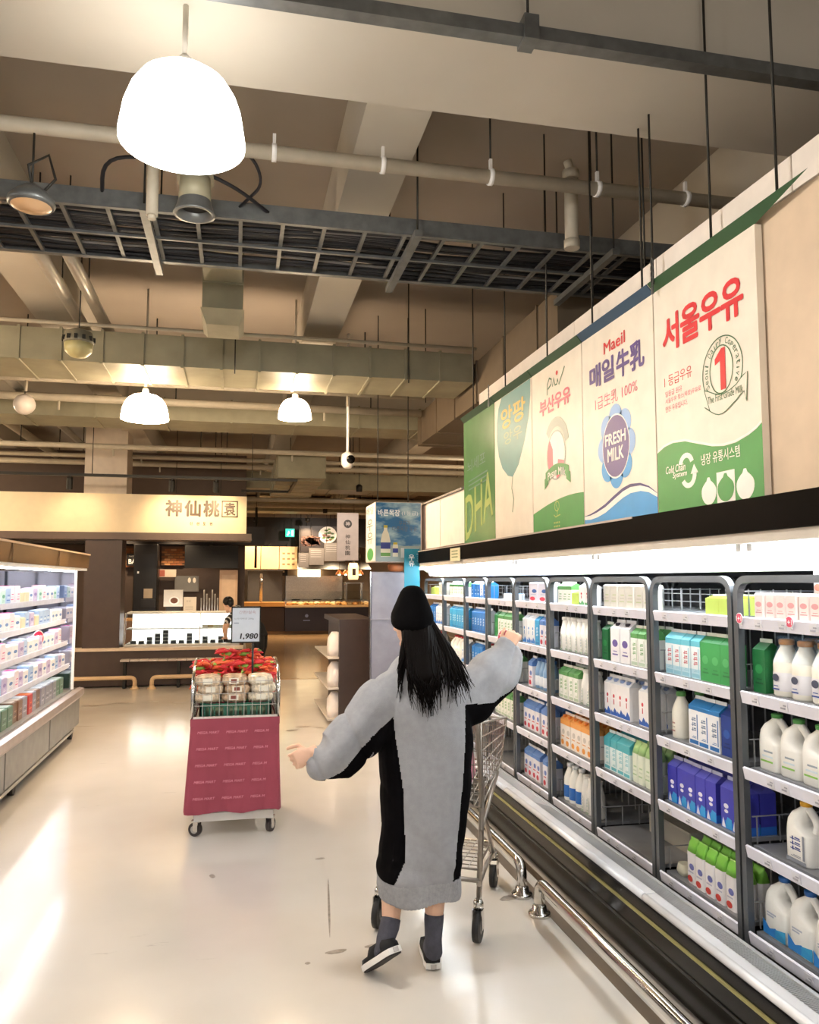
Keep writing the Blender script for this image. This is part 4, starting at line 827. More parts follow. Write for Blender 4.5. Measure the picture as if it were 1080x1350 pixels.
pack('yo_white', 'white yogurt multipack', .16, .1, .12, '#eeeef2', '#f2f2f6', 'oval', ('#5a86c0', '#c5cbe0'), cat='yogurt pack', name='yogurt_pack')
pack('yo_pink', 'white yogurt pack with pink top', .13, .1, .15, '#efe6ee', '#e0559a', 'bars', ('#d84a8c', '#e0c8da'), cat='yogurt pack', name='yogurt_pack')
pack('yo_green', 'mint green yogurt pack', .13, .1, .13, '#c9e4dc', '#e6f2ec', 'oval', ('#5aa890', '#8cc8b8'), cat='yogurt pack', name='yogurt_pack')
pack('yo_blue', 'pale blue yogurt pack', .14, .1, .14, '#a9c4e6', '#dfe8f6', 'bars', ('#3a6fc0', '#e8eef8'), cat='yogurt pack', name='yogurt_pack')
pack('yo_cream', 'cream coloured dessert pack', .14, .1, .1, '#e6d2b0', '#efe2cc', cat='dessert pack', name='dessert_pack')
pack('yo_lilac', 'lilac yogurt pack', .15, .1, .13, '#c4b8d8', '#e6e0ee', 'oval', ('#8f7cb8', '#efeaf6'), cat='yogurt pack', name='yogurt_pack')
pack('tub_green', 'stack of dark green tofu tubs', .15, .12, .15, '#5c7a62', '#dfe8df', 'bars', ('#8fb098', '#3c5a44'), cat='tub stack', name='tub_stack')
pack('tub_brown', 'stack of brown pudding tubs', .14, .12, .16, '#7a5a44', '#d8cabc', 'bars', ('#b89a7c', '#4c382c'), cat='tub stack', name='tub_stack')
pack('tub_orange', 'red and orange pudding tub stack', .13, .12, .16, '#b8403c', '#f0803c', 'bars', ('#f08a4a', '#8c2c34'), cat='tub stack', name='tub_stack')
pack('tub_grey', 'stack of clear grey tubs', .15, .12, .16, '#8f8f98', '#e4e8ea', 'bars', ('#c8c8d0', '#5c5c66'), cat='tub stack', name='tub_stack')
rl = random.Random(5)
SEQ = [['yo_green', 'yo_pink', 'yo_white', 'yo_white', 'yo_green', 'yo_blue', 'yo_pink', 'yo_pink', 'yo_cream', 'yo_cream', 'yo_white', 'yo_lilac'], ['yo_blue', 'yo_blue', 'yo_white', 'yo_white', 'yo_white', 'yo_pink', 'yo_white', 'yo_cream', 'yo_blue', 'yo_lilac', 'yo_cream', 'yo_blue'], ['yo_white', 'yo_white', 'yo_lilac', 'yo_pink', 'yo_white', 'yo_white', 'yo_lilac', 'yo_blue', 'yo_white', 'yo_white', 'yo_lilac', 'yo_white'], ['yo_lilac', 'yo_white', 'yo_blue', 'yo_lilac', 'yo_white', 'yo_pink', 'yo_lilac', 'yo_white', 'yo_blue', 'yo_white', 'yo_lilac', 'yo_white'], ['tub_grey', 'tub_grey', 'tub_grey', 'tub_green', 'tub_green', 'tub_brown', 'tub_brown', 'tub_grey', 'tub_orange', 'tub_grey', 'tub_brown', 'tub_grey']]
LN = ['top shelf', 'second shelf', 'third shelf', 'fourth shelf', 'bottom deck']
for si in range(5):
    y = 6.05; cnt = {}; k = 0; plan = []
    z = (LSH+[.477])[si]-.0018; xf = (-1.75+.025*si-.06) if si < 4 else XL-.20
    while True:
        key = SEQ[si][k % 12]; p = PRO[key]
        if y+p['w'] > LY1-.16: break
        plan.append((key, y)); y += p['w']+.006+(.02 if rl.random() < .15 else 0); k += 1
    for key, yy in plan:
        p = PRO[key]; c = cnt.get(key, 0); cnt[key] = c+1
        lab = '%s %s from left, %s, left cabinet' % (ordinal(c, 9), p['desc'], LN[si])
        o = inst(p, (xf-.01*rl.random(), yy+p['w']/2, z), math.pi+(rl.random()-.5)*.06, lab, '%ss on the %s of the left cabinet' % (p['desc'], LN[si]))
        if si == 4 or p['h'] < .125:
            inst(p, (xf-(.16 if si == 4 else .115), yy+p['w']/2, z), math.pi, '%s %s from left, back row, %s, left cabinet' % (ordinal(c, 9), p['desc'], LN[si]), '%ss in the back row on the %s of the left cabinet' % (p['desc'], LN[si]))
disc('offer_sign', 'round blue offer sign cut by the left picture edge', (-1.80, 6.90, 1.20), .075, (1, -.55, 0), '#2f6fc0', ['1+1'])
disc('offer_sign', 'round crimson NEW sign on the left chilled cabinet', (-1.74, 7.80, 1.075), .075, (1, -.55, 0), '#c8304f', ['NEW'])

# ------------------------------------------------------------------ food counter with the cream sign
SIGN = M('cream_sign_board', '#e9d6b4', .5, var=.03)
t = thing('sign_board', 'long cream sign board with dark Chinese lettering over the food counter', 'sign')
obj('board', B(-6.5, .135, 12.8, 13.0, 2.33, 2.92), SIGN, t); obj('lower_trim', B(-6.5, .22, 12.78, 13.3, 2.22, 2.329), C('#5c4a3e', .4), t)
INK = C('#4d3626', .4)
for i, ch in enumerate('神仙桃'):
    text(ch, (-1.10+.285*i, 12.797, 2.585), (.25, 0, 0), (0, 0, .26), INK, t, bold=.035)
mb = MB(); x0, x1, z0, z1 = -.25, .0, 2.585, 2.845
for a in ((x0, x1, z0, z0+.018), (x0, x1, z1-.018, z1), (x0, x0+.018, z0, z1), (x1-.018, x1, z0, z1)): mb.box(a[0], a[1], 12.79, 12.799, a[2], a[3])
obj('letter_frame', mb, INK, t); text('袁', (-.215, 12.797, 2.61), (.18, 0, 0), (0, 0, .21), INK, t, bold=.03)
for i, ch in enumerate('신선도원'): text(ch, (-.73+.1*i, 12.797, 2.455), (.045, 0, 0), (0, 0, .05), INK, t, bold=.03)
BRN = M('warm_dark_brown', '#46372f', .45, var=.06)
struct('wall_counter_pier', B(-2.25, -1.72, 12.82, 13.3, .02, 2.219), BRN, 'dark brown pier beside the food counter')
struct('wall_counter_pier_left', B(-6.4, -3.3, 12.9, 13.3, .02, 2.219), BRN, 'dark brown wall left of the food counter')
struct('wall_counter_low', B(-6.4, .12, 12.76, 12.815, 0.02, .54), BRN, 'low dark brown wall under the food counter')
struct('trim_counter_top', B(-6.4, .12, 12.72, 12.95, .541, .585), C('#d9c3ab', .4), 'cream ledge on the low wall')
struct('column_square', B(-2.39, -1.75, 13.35, 14.0, 2.35, 4.455), C('#d8cbbc', .6), 'white square column rising above the sign board')
bumper('bumper_rail', 'cream floor bumper rail left of the gap at the food counter', [(-5.5, 12.5, .01), (-5.5, 12.5, .17), (-1.44, 12.5, .17), (-1.44, 12.5, .01)], C('#d8b890', .35), .03, 1, 'cream bumper rails')
bumper('bumper_rail', 'cream floor bumper rail behind the produce cart at the food counter', [(-1.2, 12.5, .01), (-1.2, 12.5, .17), (.1, 12.5, .17), (.1, 12.5, .01)], C('#d8b890', .35), .03, 1, 'cream bumper rails')
t = thing('wooden_bench', 'pale slatted bench in front of the low brown wall', 'bench')
for k in range(12): obj('slat', B(-1.66+.135*k, -1.535+.135*k, 12.53, 12.71, .40, .425), C('#c9bbb0', .5), t)
for x in (-1.62, -.85, -.1): obj('leg', B(x, x+.04, 12.56, 12.70, 0, .399), DARKM, t)
# glass display counter
t = thing('glass_display', 'brightly lit white glass food display on the counter', 'display case')
WLIT = M('lit_case_white', '#f6f4ee', .5, emit=2.2, ecol=(1, .98, .95), var=.01)
obj('plinth', B(-1.68, .06, 12.97, 13.6, .02, .60), C('#cfc8c0', .4), t)
obj('back_light_panel', B(-1.62, .04, 13.54, 13.6, .601, 1.07), WLIT, t)
obj('shelf', B(-1.66, .05, 13.1, 13.53, .835, .85), C('#f0eee8', .4), t); obj('floor_tray', B(-1.66, .05, 12.99, 13.53, .601, .615), C('#f4f2ec', .4), t)
obj('top_panel', B(-1.66, .05, 13.15, 13.6, 1.075, 1.10), C('#efece4', .4), t)
mb = MB(); mb.poly([(-1.66, 12.985, .617), (.05, 12.985, .617), (.05, 13.15, 1.073), (-1.66, 13.15, 1.073)], (0, .006, 0)); obj('front_glass', mb, GLASS, t)
for x in (-1.68, -.55, .05): mb = MB(); mb.tube([(x, 12.98, .60), (x, 13.15, 1.09)], .009, 6); obj('frame_bar', mb, C('#e9e6df', .3), t)
rk = random.Random(2); n = 0
for k in range(13):
    x = -1.55+.12*k; h = (1, 1, 2, 3, 4, 1, 1, 3, 1, 2, 1, 2, 1)[k]
    o = thing('food_tub', '%s stack of dark food tubs from left in the glass display' % ordinal(k, 13), 'food tub', (x, 13.12, .616), 0, 'food tubs in the glass display')
    for j in range(h): obj('tub', MB().box(-.04, .04, -.04, .04, .052*j, .052*j+.04), C('#4d5660', .4), o); obj('lid', MB().box(-.043, .043, -.043, .043, .052*j+.0401, .052*j+.051), C('#c8ced2', .4), o)
for k in range(6):
    o = obj('food_tray', MB().loft([rrect(.1, .08, .02, 0), rrect(.12, .1, .02, .04)]), C(('#e8e4da', '#c9b48c', '#dfe6d0')[k % 3], .4)); o.location = (-.48+.085*k, 13.28, .851); tag(o, '%s shallow tray from left on the upper shelf of the display' % ordinal(k, 6), 'food tray', 'trays on the display shelf')
# interior behind the counter
struct('wall_kiosk_back', B(-6.4, .15, 15.6, 15.8, 0, 4.0), C('#4a3a30', .6), 'dark back wall inside the food counter')
struct('wall_kiosk_header', B(-6.4, .5, 15.2, 15.6, 2.26, 2.6), C('#231d1a', .5), 'dark bulkhead above the kiosk back wall')
BRK = [C(c, .7) for c in ('#a8683c', '#b87a48', '#965a34', '#c08a58')]
def bricks(x0, x1, z0, z1, lab):
    t = thing('brick_panel', lab, 'brick panel'); obj('mortar', B(x0, x1, 15.55, 15.599, z0, z1), C('#7a5a40', .8), t)
    z = z0; r = 0; rb = random.Random(9)
    me = [B(-.05, .05, -.02, 0, 0, .036).mesh('brick', m) for m in BRK]
    while z+.036 < z1:
        x = x0+.052+(0 if r % 2 else .055)
        while x+.05 < x1:
            obj('brick', me[rb.randrange(4)], None, t, (x, 15.549, z)); x += .11
        z += .045; r += 1
bricks(-2.2, -1.80, 1.84, 2.23, 'lit orange brick panel left of the black post'); bricks(-1.38, -.93, 1.88, 2.23, 'lit orange brick panel right of the black post')
o = obj('bar_sign', B(-1.99, -1.80, 15.44, 15.50, 1.87, 2.09), C('#1c1816', .4)); tag(o, 'black sign with white letters BA on the bricks', 'sign')
text('BA', (-1.95, 15.437, 1.90), (.13, 0, 0), (0, 0, .09), WHITE, o, bold=.02); text('NEW', (-1.94, 15.437, 2.03), (.10, 0, 0), (0, 0, .03), C('#a8a29c'), o)
o = obj('black_post', MB().bbox(-1.81, -1.39, 15.0, 15.4, 0, 2.255, .02), C('#171413', .35)); tag(o, 'black square post standing inside the food counter', 'post')
obj('switch', B(-1.74, -1.71, 14.99, 14.999, 1.72, 1.76), WHITE, o); obj('paper', B(-1.62, -1.47, 14.985, 14.999, 1.28, 1.45), C('#b5a48c', .5), o); obj('box', B(-1.66, -1.42, 14.95, 14.999, 1.12, 1.26), C('#211d1b', .4), o)
o = obj('menu_screen', B(-.93, .02, 15.05, 15.12, 1.82, 2.24), C('#100d0c', .6)); tag(o, 'large switched-off black screen hanging over the food counter', 'screen'); obj('bracket', B(-.5, -.45, 15.121, 15.205, 2.0, 2.3), DARKM, o)
o = obj('grey_board', B(-1.12, -.69, 15.42, 15.45, 1.39, 1.68), C('#6b6864', .5)); tag(o, 'grey board with two white ovals behind the counter', 'board')
for x in (-.86, -.77): mb = MB(); mb.poly([(x+a, 15.418, 1.6+b) for a, b in ell(0, 0, .028, .05, 14)], (0, .001, 0)); obj('oval_print', mb, C('#e6dccb'), o)
o = obj('menu_card', B(-1.19, -.88, 14.0, 14.02, 1.16, 1.44), C('#ddd3c4', .5)); o.location = (0, .0, 0); tag(o, 'cream poster of a bowl of food above the glass display', 'poster')
for r, c in ((.085, '#f2ece0'), (.06, '#6a3c24')): mb = MB(); mb.poly([(-1.02+a, 13.999-.001*(r < .08), 1.26+b*.8) for a, b in ell(0, 0, r, r, 20)], (0, .0005, 0)); obj('bowl_print', mb, C(c), o)
obj('stand', B(-1.15, -.92, 14.021, 14.05, 1.0, 1.44), DARKM, o); obj('foot', B(-1.1, -.97, 13.98, 14.12, .93, .999), DARKM, o)
o = obj('notice_card', B(-.83, -.63, 13.40, 13.42, 1.101, 1.33), C('#ded5cb', .5)); tag(o, 'plain white notice card standing on the glass display', 'card'); text('신선', (-.79, 13.398, 1.25), (.07, 0, 0), (0, 0, .03), C('#9a938c'), o)
for k in range(3): obj('print', B(-.80, -.68, 13.3985, 13.3995, 1.13+.02*k, 1.137+.02*k), C('#b5aea6'), o)
o = obj('counter_back', B(-2.2, .1, 13.9, 14.4, .02, .93), C('#6b4a30', .5)); tag(o, 'wooden back counter behind the glass display', 'counter'); obj('worktop', B(-2.2, .1, 13.88, 14.42, .931, .96), C('#a8743c', .4), o)
o = obj('till_monitor', B(-2.06, -1.85, 14.2, 14.23, 1.28, 1.46), C('#2a2624', .4)); tag(o, 'small till monitor with a lit orange screen', 'monitor'); obj('screen', B(-2.04, -1.87, 14.195, 14.1999, 1.30, 1.44), M('till_screen', '#d8a070', .3, emit=1.2, ecol='#d89a64', var=.3, scale=14), o); obj('neck', B(-1.98, -1.93, 14.21, 14.25, .961, 1.28), DARKM, o)
o = obj('espresso_machine', MB().bbox(-2.2, -2.09, 14.0, 14.3, .961, 1.5, .02), C('#5a504a', .3, metal=.5)); tag(o, 'coffee machine at the left end of the back counter', 'coffee machine'); obj('funnel', MB().lathe([(.03, 1.5), (.07, 1.56), (.08, 1.66), (.02, 1.70)], (-2.13, 14.15, 0), 12), C('#8a7a6c', .3), o)
for k in range(7):
    x = -.58+.045*k; mb = MB(); mb.tube([(x, 14.05, .961), (x, 14.05, 1.30+.07*((k*5) % 3))], .012, 7); o = obj('utensil', mb, C('#a8a29a', .3, metal=.6)); tag(o, '%s upright steel utensil from left on the back counter' % ordinal(k, 7), 'utensil', 'utensils on the back counter')
o = obj('poster_small', B(-1.42, -1.10, 15.40, 15.45, 1.66, 1.80), C('#d9c4b0', .5)); tag(o, 'small cream poster under the right brick panel', 'poster'); mb = MB(); mb.box(-1.40, -1.30, 15.398, 15.3995, 1.67, 1.79); obj('print', mb, C('#a85a48'), o)
o = obj('kitchen_door', B(-.31, .02, 15.3, 15.36, 0, 1.79), C('#c9a888', .5)); tag(o, 'cream panel door right of the utensils', 'door'); obj('panel', B(-.27, -.02, 15.295, 15.2999, 1.2, 1.7), C('#d3b596', .5), o)
def area(name, loc, sx, sy, watts, col, rot=(0, 0, 0)):
    l = bpy.data.lights.new(name, 'AREA'); l.shape = 'RECTANGLE'; l.size = sx; l.size_y = sy; l.energy = watts; l.color = col
    o = bpy.data.objects.new(name, l); COL.objects.link(o); o.location = loc; o.rotation_euler = rot; return o
# black lighting track with spots in front of the sign
t = thing('light_track', 'black lighting track with spotlights above the cream sign board', 'lighting track')
mb = MB(); mb.box(-6.4, .87, 12.0, 12.04, 3.08, 3.12); mb.box(.83, .87, 12.04, 13.6, 3.08, 3.12); mb.box(.05, .87, 13.6, 13.64, 3.08, 3.12); obj('track', mb, DARKM, t)
rods(t, [(-4.6, 12.02, 3.12), (-2.05, 12.02, 3.12), (.2, 12.02, 3.12), (.85, 13.4, 3.12)])
for x, e in ((-4.2, 30), (-2.35, 16), (-.95, 45), (-.32, 45)):
    s = obj('spot_head', MB().loft([[Vector((x, 12.02, 3.0))+Vector((q*.045*math.cos(a), .02+q*.045*math.sin(a)*.8, dz+q*.02*math.sin(a))) for a in [2*math.pi*j/12 for j in range(12)]] for q, dz in ((.9, .06), (1, .0), (1, -.1))]), DARKM, t)
    obj('spot_arm', B(x-.01, x+.01, 12.01, 12.03, 3.05, 3.08), DARKM, t)
    l = bpy.data.lights.new('track_spot', 'SPOT'); l.energy = e; l.color = (1, .74, .42); l.spot_size = 1.5; l.spot_blend = .9; l.shadow_soft_size = .04
    lo = bpy.data.objects.new('track_spot', l); COL.objects.link(lo); lo.parent = t; lo.location = (x, 12.05, 2.87); lo.rotation_euler = (math.radians(65), 0, 0)
for i, (x, y) in enumerate(((-2.0, 14.9), (-1.1, 14.9), (-.3, 14.2), (-4.5, 14.4))):
    t = thing('downlight', 'small recessed downlight inside the food counter, %s from left' % ordinal((1, 2, 3, 0)[i], 4), 'downlight', group='downlights inside the food counter')
    obj('trim_ring', MB().lathe([(.06, 0), (.06, .03), (.04, .03)], (x, y, 2.56), 14), WHITE, t); mb = MB(); rod(mb, x, y, 2.585); obj('cord', mb, DARKM, t)
    l = bpy.data.lights.new('downlight_bulb', 'SPOT'); l.energy = 70; l.color = LAMP_WARM; l.spot_size = 2.2; l.spot_blend = .6; l.shadow_soft_size = .05
    lo = bpy.data.objects.new('downlight_bulb', l); COL.objects.link(lo); lo.parent = t; lo.location = (x, y, 2.54)

# ------------------------------------------------------------------ far kitchen and bakery counter
struct('wall_kitchen', B(-1.0, 5.9, 27.0, 27.2, 0, 4.4), C('#8a7c6c', .4), 'tiled back wall of the far kitchen')
struct('wall_kitchen_bulkhead', B(-.2, 5.0, 24.4, 24.6, 2.62, 3.5), C('#241d1b', .6), 'dark bulkhead above the far menu boards')
LITM = M('lit_menu_panel', '#edcb98', .5, emit=.3, ecol='#ffcf80', var=.05)
for i, (x0, x1) in enumerate(((.06, .68), (.7, 1.22), (1.24, 1.76))):
    o = obj('menu_board', B(x0, x1, 24.0, 24.08, 1.93, 2.60), LITM); tag(o, 'glowing yellow menu board above the bakery counter, %s from left' % ordinal(i, 3), 'menu board', 'glowing menu boards')
    obj('mount_arm', B((x0+x1)/2-.03, (x0+x1)/2+.03, 24.081, 24.41, 2.5, 2.68), DARKM, o)
    if i == 2:
        for r in range(3):
            for c in range(3): obj('print', B(x0+.08+.14*c, x0+.16+.14*c, 23.995, 23.9995, 2.05+.16*r, 2.10+.16*r), C('#b08a58'), o)
o = obj('food_photo_sign', B(1.78, 2.95, 23.6, 23.66, 2.42, 3.2), C('#2d221d', .5)); tag(o, 'dark hanging sign with a photo of a bowl of greens', 'sign')
mb = MB(); mb.poly([(2.62+a, 23.598, 2.94+b) for a, b in ell(0, 0, .27, .25, 24)], (0, .001, 0)); obj('plate_print', mb, C('#d6cdbd'), o)
rg = random.Random(4); mb = MB()
for k in range(26):
    a = rg.random()*6.28; q = rg.random()**.5; mb.poly([(2.62+.19*q*math.cos(a)+u, 23.5955-.0004*(k % 5), 2.94+.18*q*math.sin(a)+v) for u, v in ell(0, 0, .05, .03, 7)], (0, .0003, 0), m=k % 3)
obj('greens_print', mb, [C('#3f5a2c'), C('#5f7a3a'), C('#7a4a30')], o)
mb = MB()
for k in range(34):
    mb.poly([(1.84+.55*rg.random()+u, 23.5955-.0003*(k % 5), 2.62+.28*rg.random()+v) for u, v in ell(0, 0, .05, .03, 7)], (0, .0002, 0), m=k % 3)
obj('meat_print', mb, [C('#5a3a2c'), C('#3c2620'), C('#6f4a38')], o)
for x in (2.0, 2.7): mb = MB(); rod(mb, x, 23.63, 3.2); obj('hanger_rod', mb, DARKM, o)
for i, (x0, x1, z0, z1) in enumerate(((1.76, 2.05, 1.98, 2.40), (2.06, 2.50, 2.05, 2.54), (2.51, 3.10, 2.16, 2.70))):
    o = obj('text_panel', B(x0, x1, 23.45, 23.50, z0, z1), C('#8f857c', .5)); tag(o, 'grey text panel under the food photo, %s step' % ('lowest', 'middle', 'highest')[i], 'sign', 'stepped grey text panels')
    mb = MB(); rod(mb, x0+.06, 23.475, z1); obj('hanger_rod', mb, DARKM, o)
    for k in range(4): obj('print', B(x0+.05, x1-.08, 23.448, 23.4499, z1-.08-.06*k, z1-.065-.06*k), C('#c9c0b6'), o)
o = obj('hanging_sign', B(2.21, 2.70, 18.0, 18.05, 2.05, 3.13), C('#d5c8c3', .5)); tag(o, 'tall pale hanging sign with a round black emblem and four characters', 'sign')
mb = MB(); mb.poly([(2.455+a, 17.998, 2.88+b) for a, b in ell(0, 0, .095, .095, 24)], (0, .001, 0)); obj('emblem_print', mb, C('#2b2422'), o)
text('神', (2.405, 17.9955, 2.83), (.10, 0, 0), (0, 0, .10), C('#d5c8c3'), o, bold=.02)
for k, ch in enumerate('神仙桃園'): text(ch, (2.40, 17.9965, 2.54-.125*k), (.11, 0, 0), (0, 0, .1), C('#3a302c'), o, bold=.01)
for x in (2.3, 2.6): mb = MB(); rod(mb, x, 18.02, 3.13); obj('hanger_rod', mb, DARKM, o)
o = obj('exit_sign', B(1.40, 1.66, 23.9, 23.96, 2.89, 3.13), M('exit_green', '#1fa37c', .4, emit=1.6, ecol='#22c79a', var=.05)); tag(o, 'small glowing green exit sign under the far ceiling', 'exit sign')
mb = MB(); mb.box(1.58, 1.63, 23.895, 23.8995, 2.92, 3.08); mb.box(1.47, 1.52, 23.895, 23.8995, 2.98, 3.03); mb.box(1.48, 1.50, 23.895, 23.8995, 3.035, 3.06); mb.box(1.44, 1.48, 23.895, 23.8995, 2.93, 2.97); obj('running_figure', mb, M('exit_white', '#e9fff6', .4, emit=2, var=.01), o); mb = MB(); rod(mb, 1.53, 23.93, 3.13); obj('hanger_rod', mb, DARKM, o)
o = obj('hanging_pole', MB().tube([(.45, 20, 1.9), (.45, 20, 3.4)], .03, 8), DARKM); tag(o, 'dark vertical pole in front of the glowing menu boards', 'pole'); mb = MB(); rod(mb, .45, 20, 3.4); obj('hanger_rod', mb, DARKM, o)
o = obj('paper_lantern', MB().loft([rrect(.26, .26, .06, 1.62), rrect(.30, .30, .07, 1.7), rrect(.30, .30, .07, 2.0), rrect(.24, .24, .06, 2.12)]), M('lantern_paper', '#e9cfa4', .5, emit=1.3, ecol='#ffcf94', var=.05)); o.location = (3.45, 24, 0); tag(o, 'glowing paper lantern below the tall pale sign', 'lantern'); mb = MB(); mb.box(-.05, .05, -.17, -.16, 1.75, 1.95); obj('print', mb, C('#3c2c24'), o); mb = MB(); mb.tube([(0, 0, 2.12), (0, 0, 4.44)], .01, 5); obj('cord', mb, DARKM, o)
t = thing('bakery_counter', 'dark navy bakery counter with a lit wooden top far back', 'counter')
obj('front_panel', B(1.42, 4.0, 23.9, 24.7, 0.1, .80), C('#221c26', .35), t); obj('front_panel_left', B(-.1, 1.41, 24.0, 24.7, .1, .82), C('#3a2a22', .5), t); obj('plinth', B(-.1, 4.0, 24.05, 24.7, 0, .099), C('#8a6a48', .5), t)
obj('worktop', B(-.1, 1.41, 23.85, 24.75, .83, .95), C('#b8803c', .4), t); obj('display_shelf', B(1.42, 4.0, 23.85, 24.75, .801, .86), C('#c9a878', .4), t)
obj('glass_guard', B(1.42, 4.0, 23.95, 23.97, .98, 1.28), GLASS, t)
mb = MB(); mb.poly([(2.05+a, 23.897, .55+b) for a, b in ell(0, 0, .05, .05, 14)], (0, .001, 0)); mb.box(1.95, 2.15, 23.896, 23.8995, .40, .43); obj('emblem', mb, C('#6f7796'), t)
loaf = MB().loft([[(.5*k*.2*math.cos(a), .16*k*math.sin(a), z) for a in [2*math.pi*j/10 for j in range(10)]] for k, z in ((.9, 0), (1, .04), (.8, .08), (.4, .10))], smooth=True)
lm = [loaf.mesh('bread_loaf', C(c, .6)) for c in ('#c08a48', '#d9a860', '#e6c48a')]
for k in range(15):
    o = obj('bread_loaf', lm[k % 3], loc=(1.55+.165*k, 24.1+.1*(k % 2), .861)); tag(o, '%s golden bread loaf from left on the bakery counter' % ordinal(k, 15), 'bread', 'bread on the bakery counter')
t = thing('kitchen_hood', 'steel kitchen hood over the far stoves', 'hood'); mb = MB(); mb.loft([[(.9, 25.2, 1.95), (4.2, 25.2, 1.95), (4.2, 26.9, 1.95), (.9, 26.9, 1.95)], [(1.2, 25.8, 2.5), (4.0, 25.8, 2.5), (4.0, 26.9, 2.5), (1.2, 26.9, 2.5)]]); obj('canopy', mb, STEEL, t); mb = MB(); rod(mb, 2, 26, 2.5); rod(mb, 3.2, 26, 2.5); obj('hanger_rod', mb, DARKM, t)
t = thing('kitchen_range', 'steel cooking range under the hood', 'range'); obj('body', B(1.5, 4.4, 26.0, 26.9, 0, .95), STEEL, t); obj('splashback', B(1.6, 3.5, 26.91, 26.98, .96, 1.75), STEEL, t)
for x in (1.9, 2.6, 3.3): obj('burner', MB().lathe([(.14, .951), (.14, .98), (.05, .985)], (x, 26.3, 0), 12), DARKM, t)
for k, x in enumerate((1.05, 1.4)):
    o = obj('wall_screen', B(x, x+.26, 26.9, 26.96, 1.75, 2.05), C('#15110f', .3)); tag(o, 'small black order screen on the kitchen wall, %s one' % ('left', 'right')[k], 'screen'); obj('glare', B(x+.1, x+.16, 26.895, 26.8999, 1.86, 1.92), C('#b5a48c', .4), o)
o = obj('kitchen_light_box', B(2.0, 2.75, 26.85, 26.95, 1.72, 2.0), M('kitchen_light', '#fff0d0', .5, emit=4, ecol='#ffe0ac', var=.02)); tag(o, 'bright glowing light box on the kitchen wall', 'light box')
for k, x in enumerate((3.1, 3.3, 3.5, 3.75)):
    t = thing('heat_lamp', '%s small copper heat lamp from left over the bakery counter' % ordinal(k, 4), 'heat lamp', group='copper heat lamps')
    obj('shade', MB().lathe([(.03, .14), (.10, .05), (.12, 0)], (x, 24.6, 1.78), 12, caps=False), C('#b8703c', .3, metal=.5), t); mb = MB(); rod(mb, x, 24.6, 1.9); obj('cord', mb, DARKM, t); obj('bulb', MB().lathe([(.03, -.01), (.05, .03), (.02, .08)], (x, 24.6, 1.76), 10), M('heat_bulb', '#fff0d8', .4, emit=12, ecol='#ffd8a0', var=.01), t)
for i, (x, y) in enumerate(((.6, 25.0), (1.8, 25.0), (3.0, 25.0), (4.2, 25.0), (.5, 23.4), (2.0, 23.3), (3.4, 23.4))):
    t = thing('ceiling_spot', 'warm ceiling spot above the far bakery, %s one' % ordinal(i, 7), 'downlight', group='warm spots above the far bakery')
    z = 3.3 if y < 24 else 2.45
    obj('can', MB().lathe([(.07, 0), (.07, .1), (.03, .12)], (x, y, z), 12), DARKM, t); mb = MB(); rod(mb, x, y, z+.1); obj('stem', mb, DARKM, t)
    l = bpy.data.lights.new('bakery_bulb', 'SPOT'); l.energy = 220; l.color = LAMP_WARM; l.spot_size = 2.4; l.spot_blend = .7; l.shadow_soft_size = .06
    lo = bpy.data.objects.new('bakery_bulb', l); COL.objects.link(lo); lo.parent = t; lo.location = (x, y, z-.02)

o = obj('kitchen_partition', B(.35, 1.45, 26.2, 26.3, 0, 1.9), C('#55504c', .35, metal=.4)); tag(o, 'dark grey steel partition left of the cooking range', 'partition'); obj('cap_rail', B(.33, 1.47, 26.18, 26.32, 1.901, 1.93), STEEL, o)
o = obj('steel_cylinder', MB().lathe([(.11, 0), (.12, .02), (.12, .42), (.05, .46), (.03, .5)], (1.15, 26.0, 2.0), 14), STEEL); tag(o, 'steel extractor pipe hanging over the grey partition', 'pipe'); mb = MB(); rod(mb, 1.15, 26.0, 2.5); obj('hanger_rod', mb, DARKM, o)
o = obj('drink_tap', MB().tube(bend([(.72, 24.3, .951), (.72, 24.3, 1.62), (.72, 24.1, 1.62), (.72, 24.1, 1.5)], .08, 4), .045, 10), STEEL); tag(o, 'tall steel drink tap standing on the wooden counter end', 'tap'); obj('tap_handle', MB().lathe([(.03, 1.64), (.05, 1.70), (.03, 1.80)], (.72, 24.3, 0), 10), C('#c9b8a0', .4), o)
o = thing('cake_case', 'small glass case at the right end of the bakery counter', 'display case'); obj('glass_box', B(3.25, 3.75, 24.05, 24.6, .98, 1.5), GLASS, o); obj('top_plate', B(3.22, 3.78, 24.02, 24.63, 1.501, 1.53), STEEL, o); obj('foot', B(3.25, 3.75, 24.05, 24.6, .975, .979), STEEL, o)
for x in (3.25, 3.73): obj('corner_bar', B(x, x+.02, 24.03, 24.05, .975, 1.5), STEEL, o)
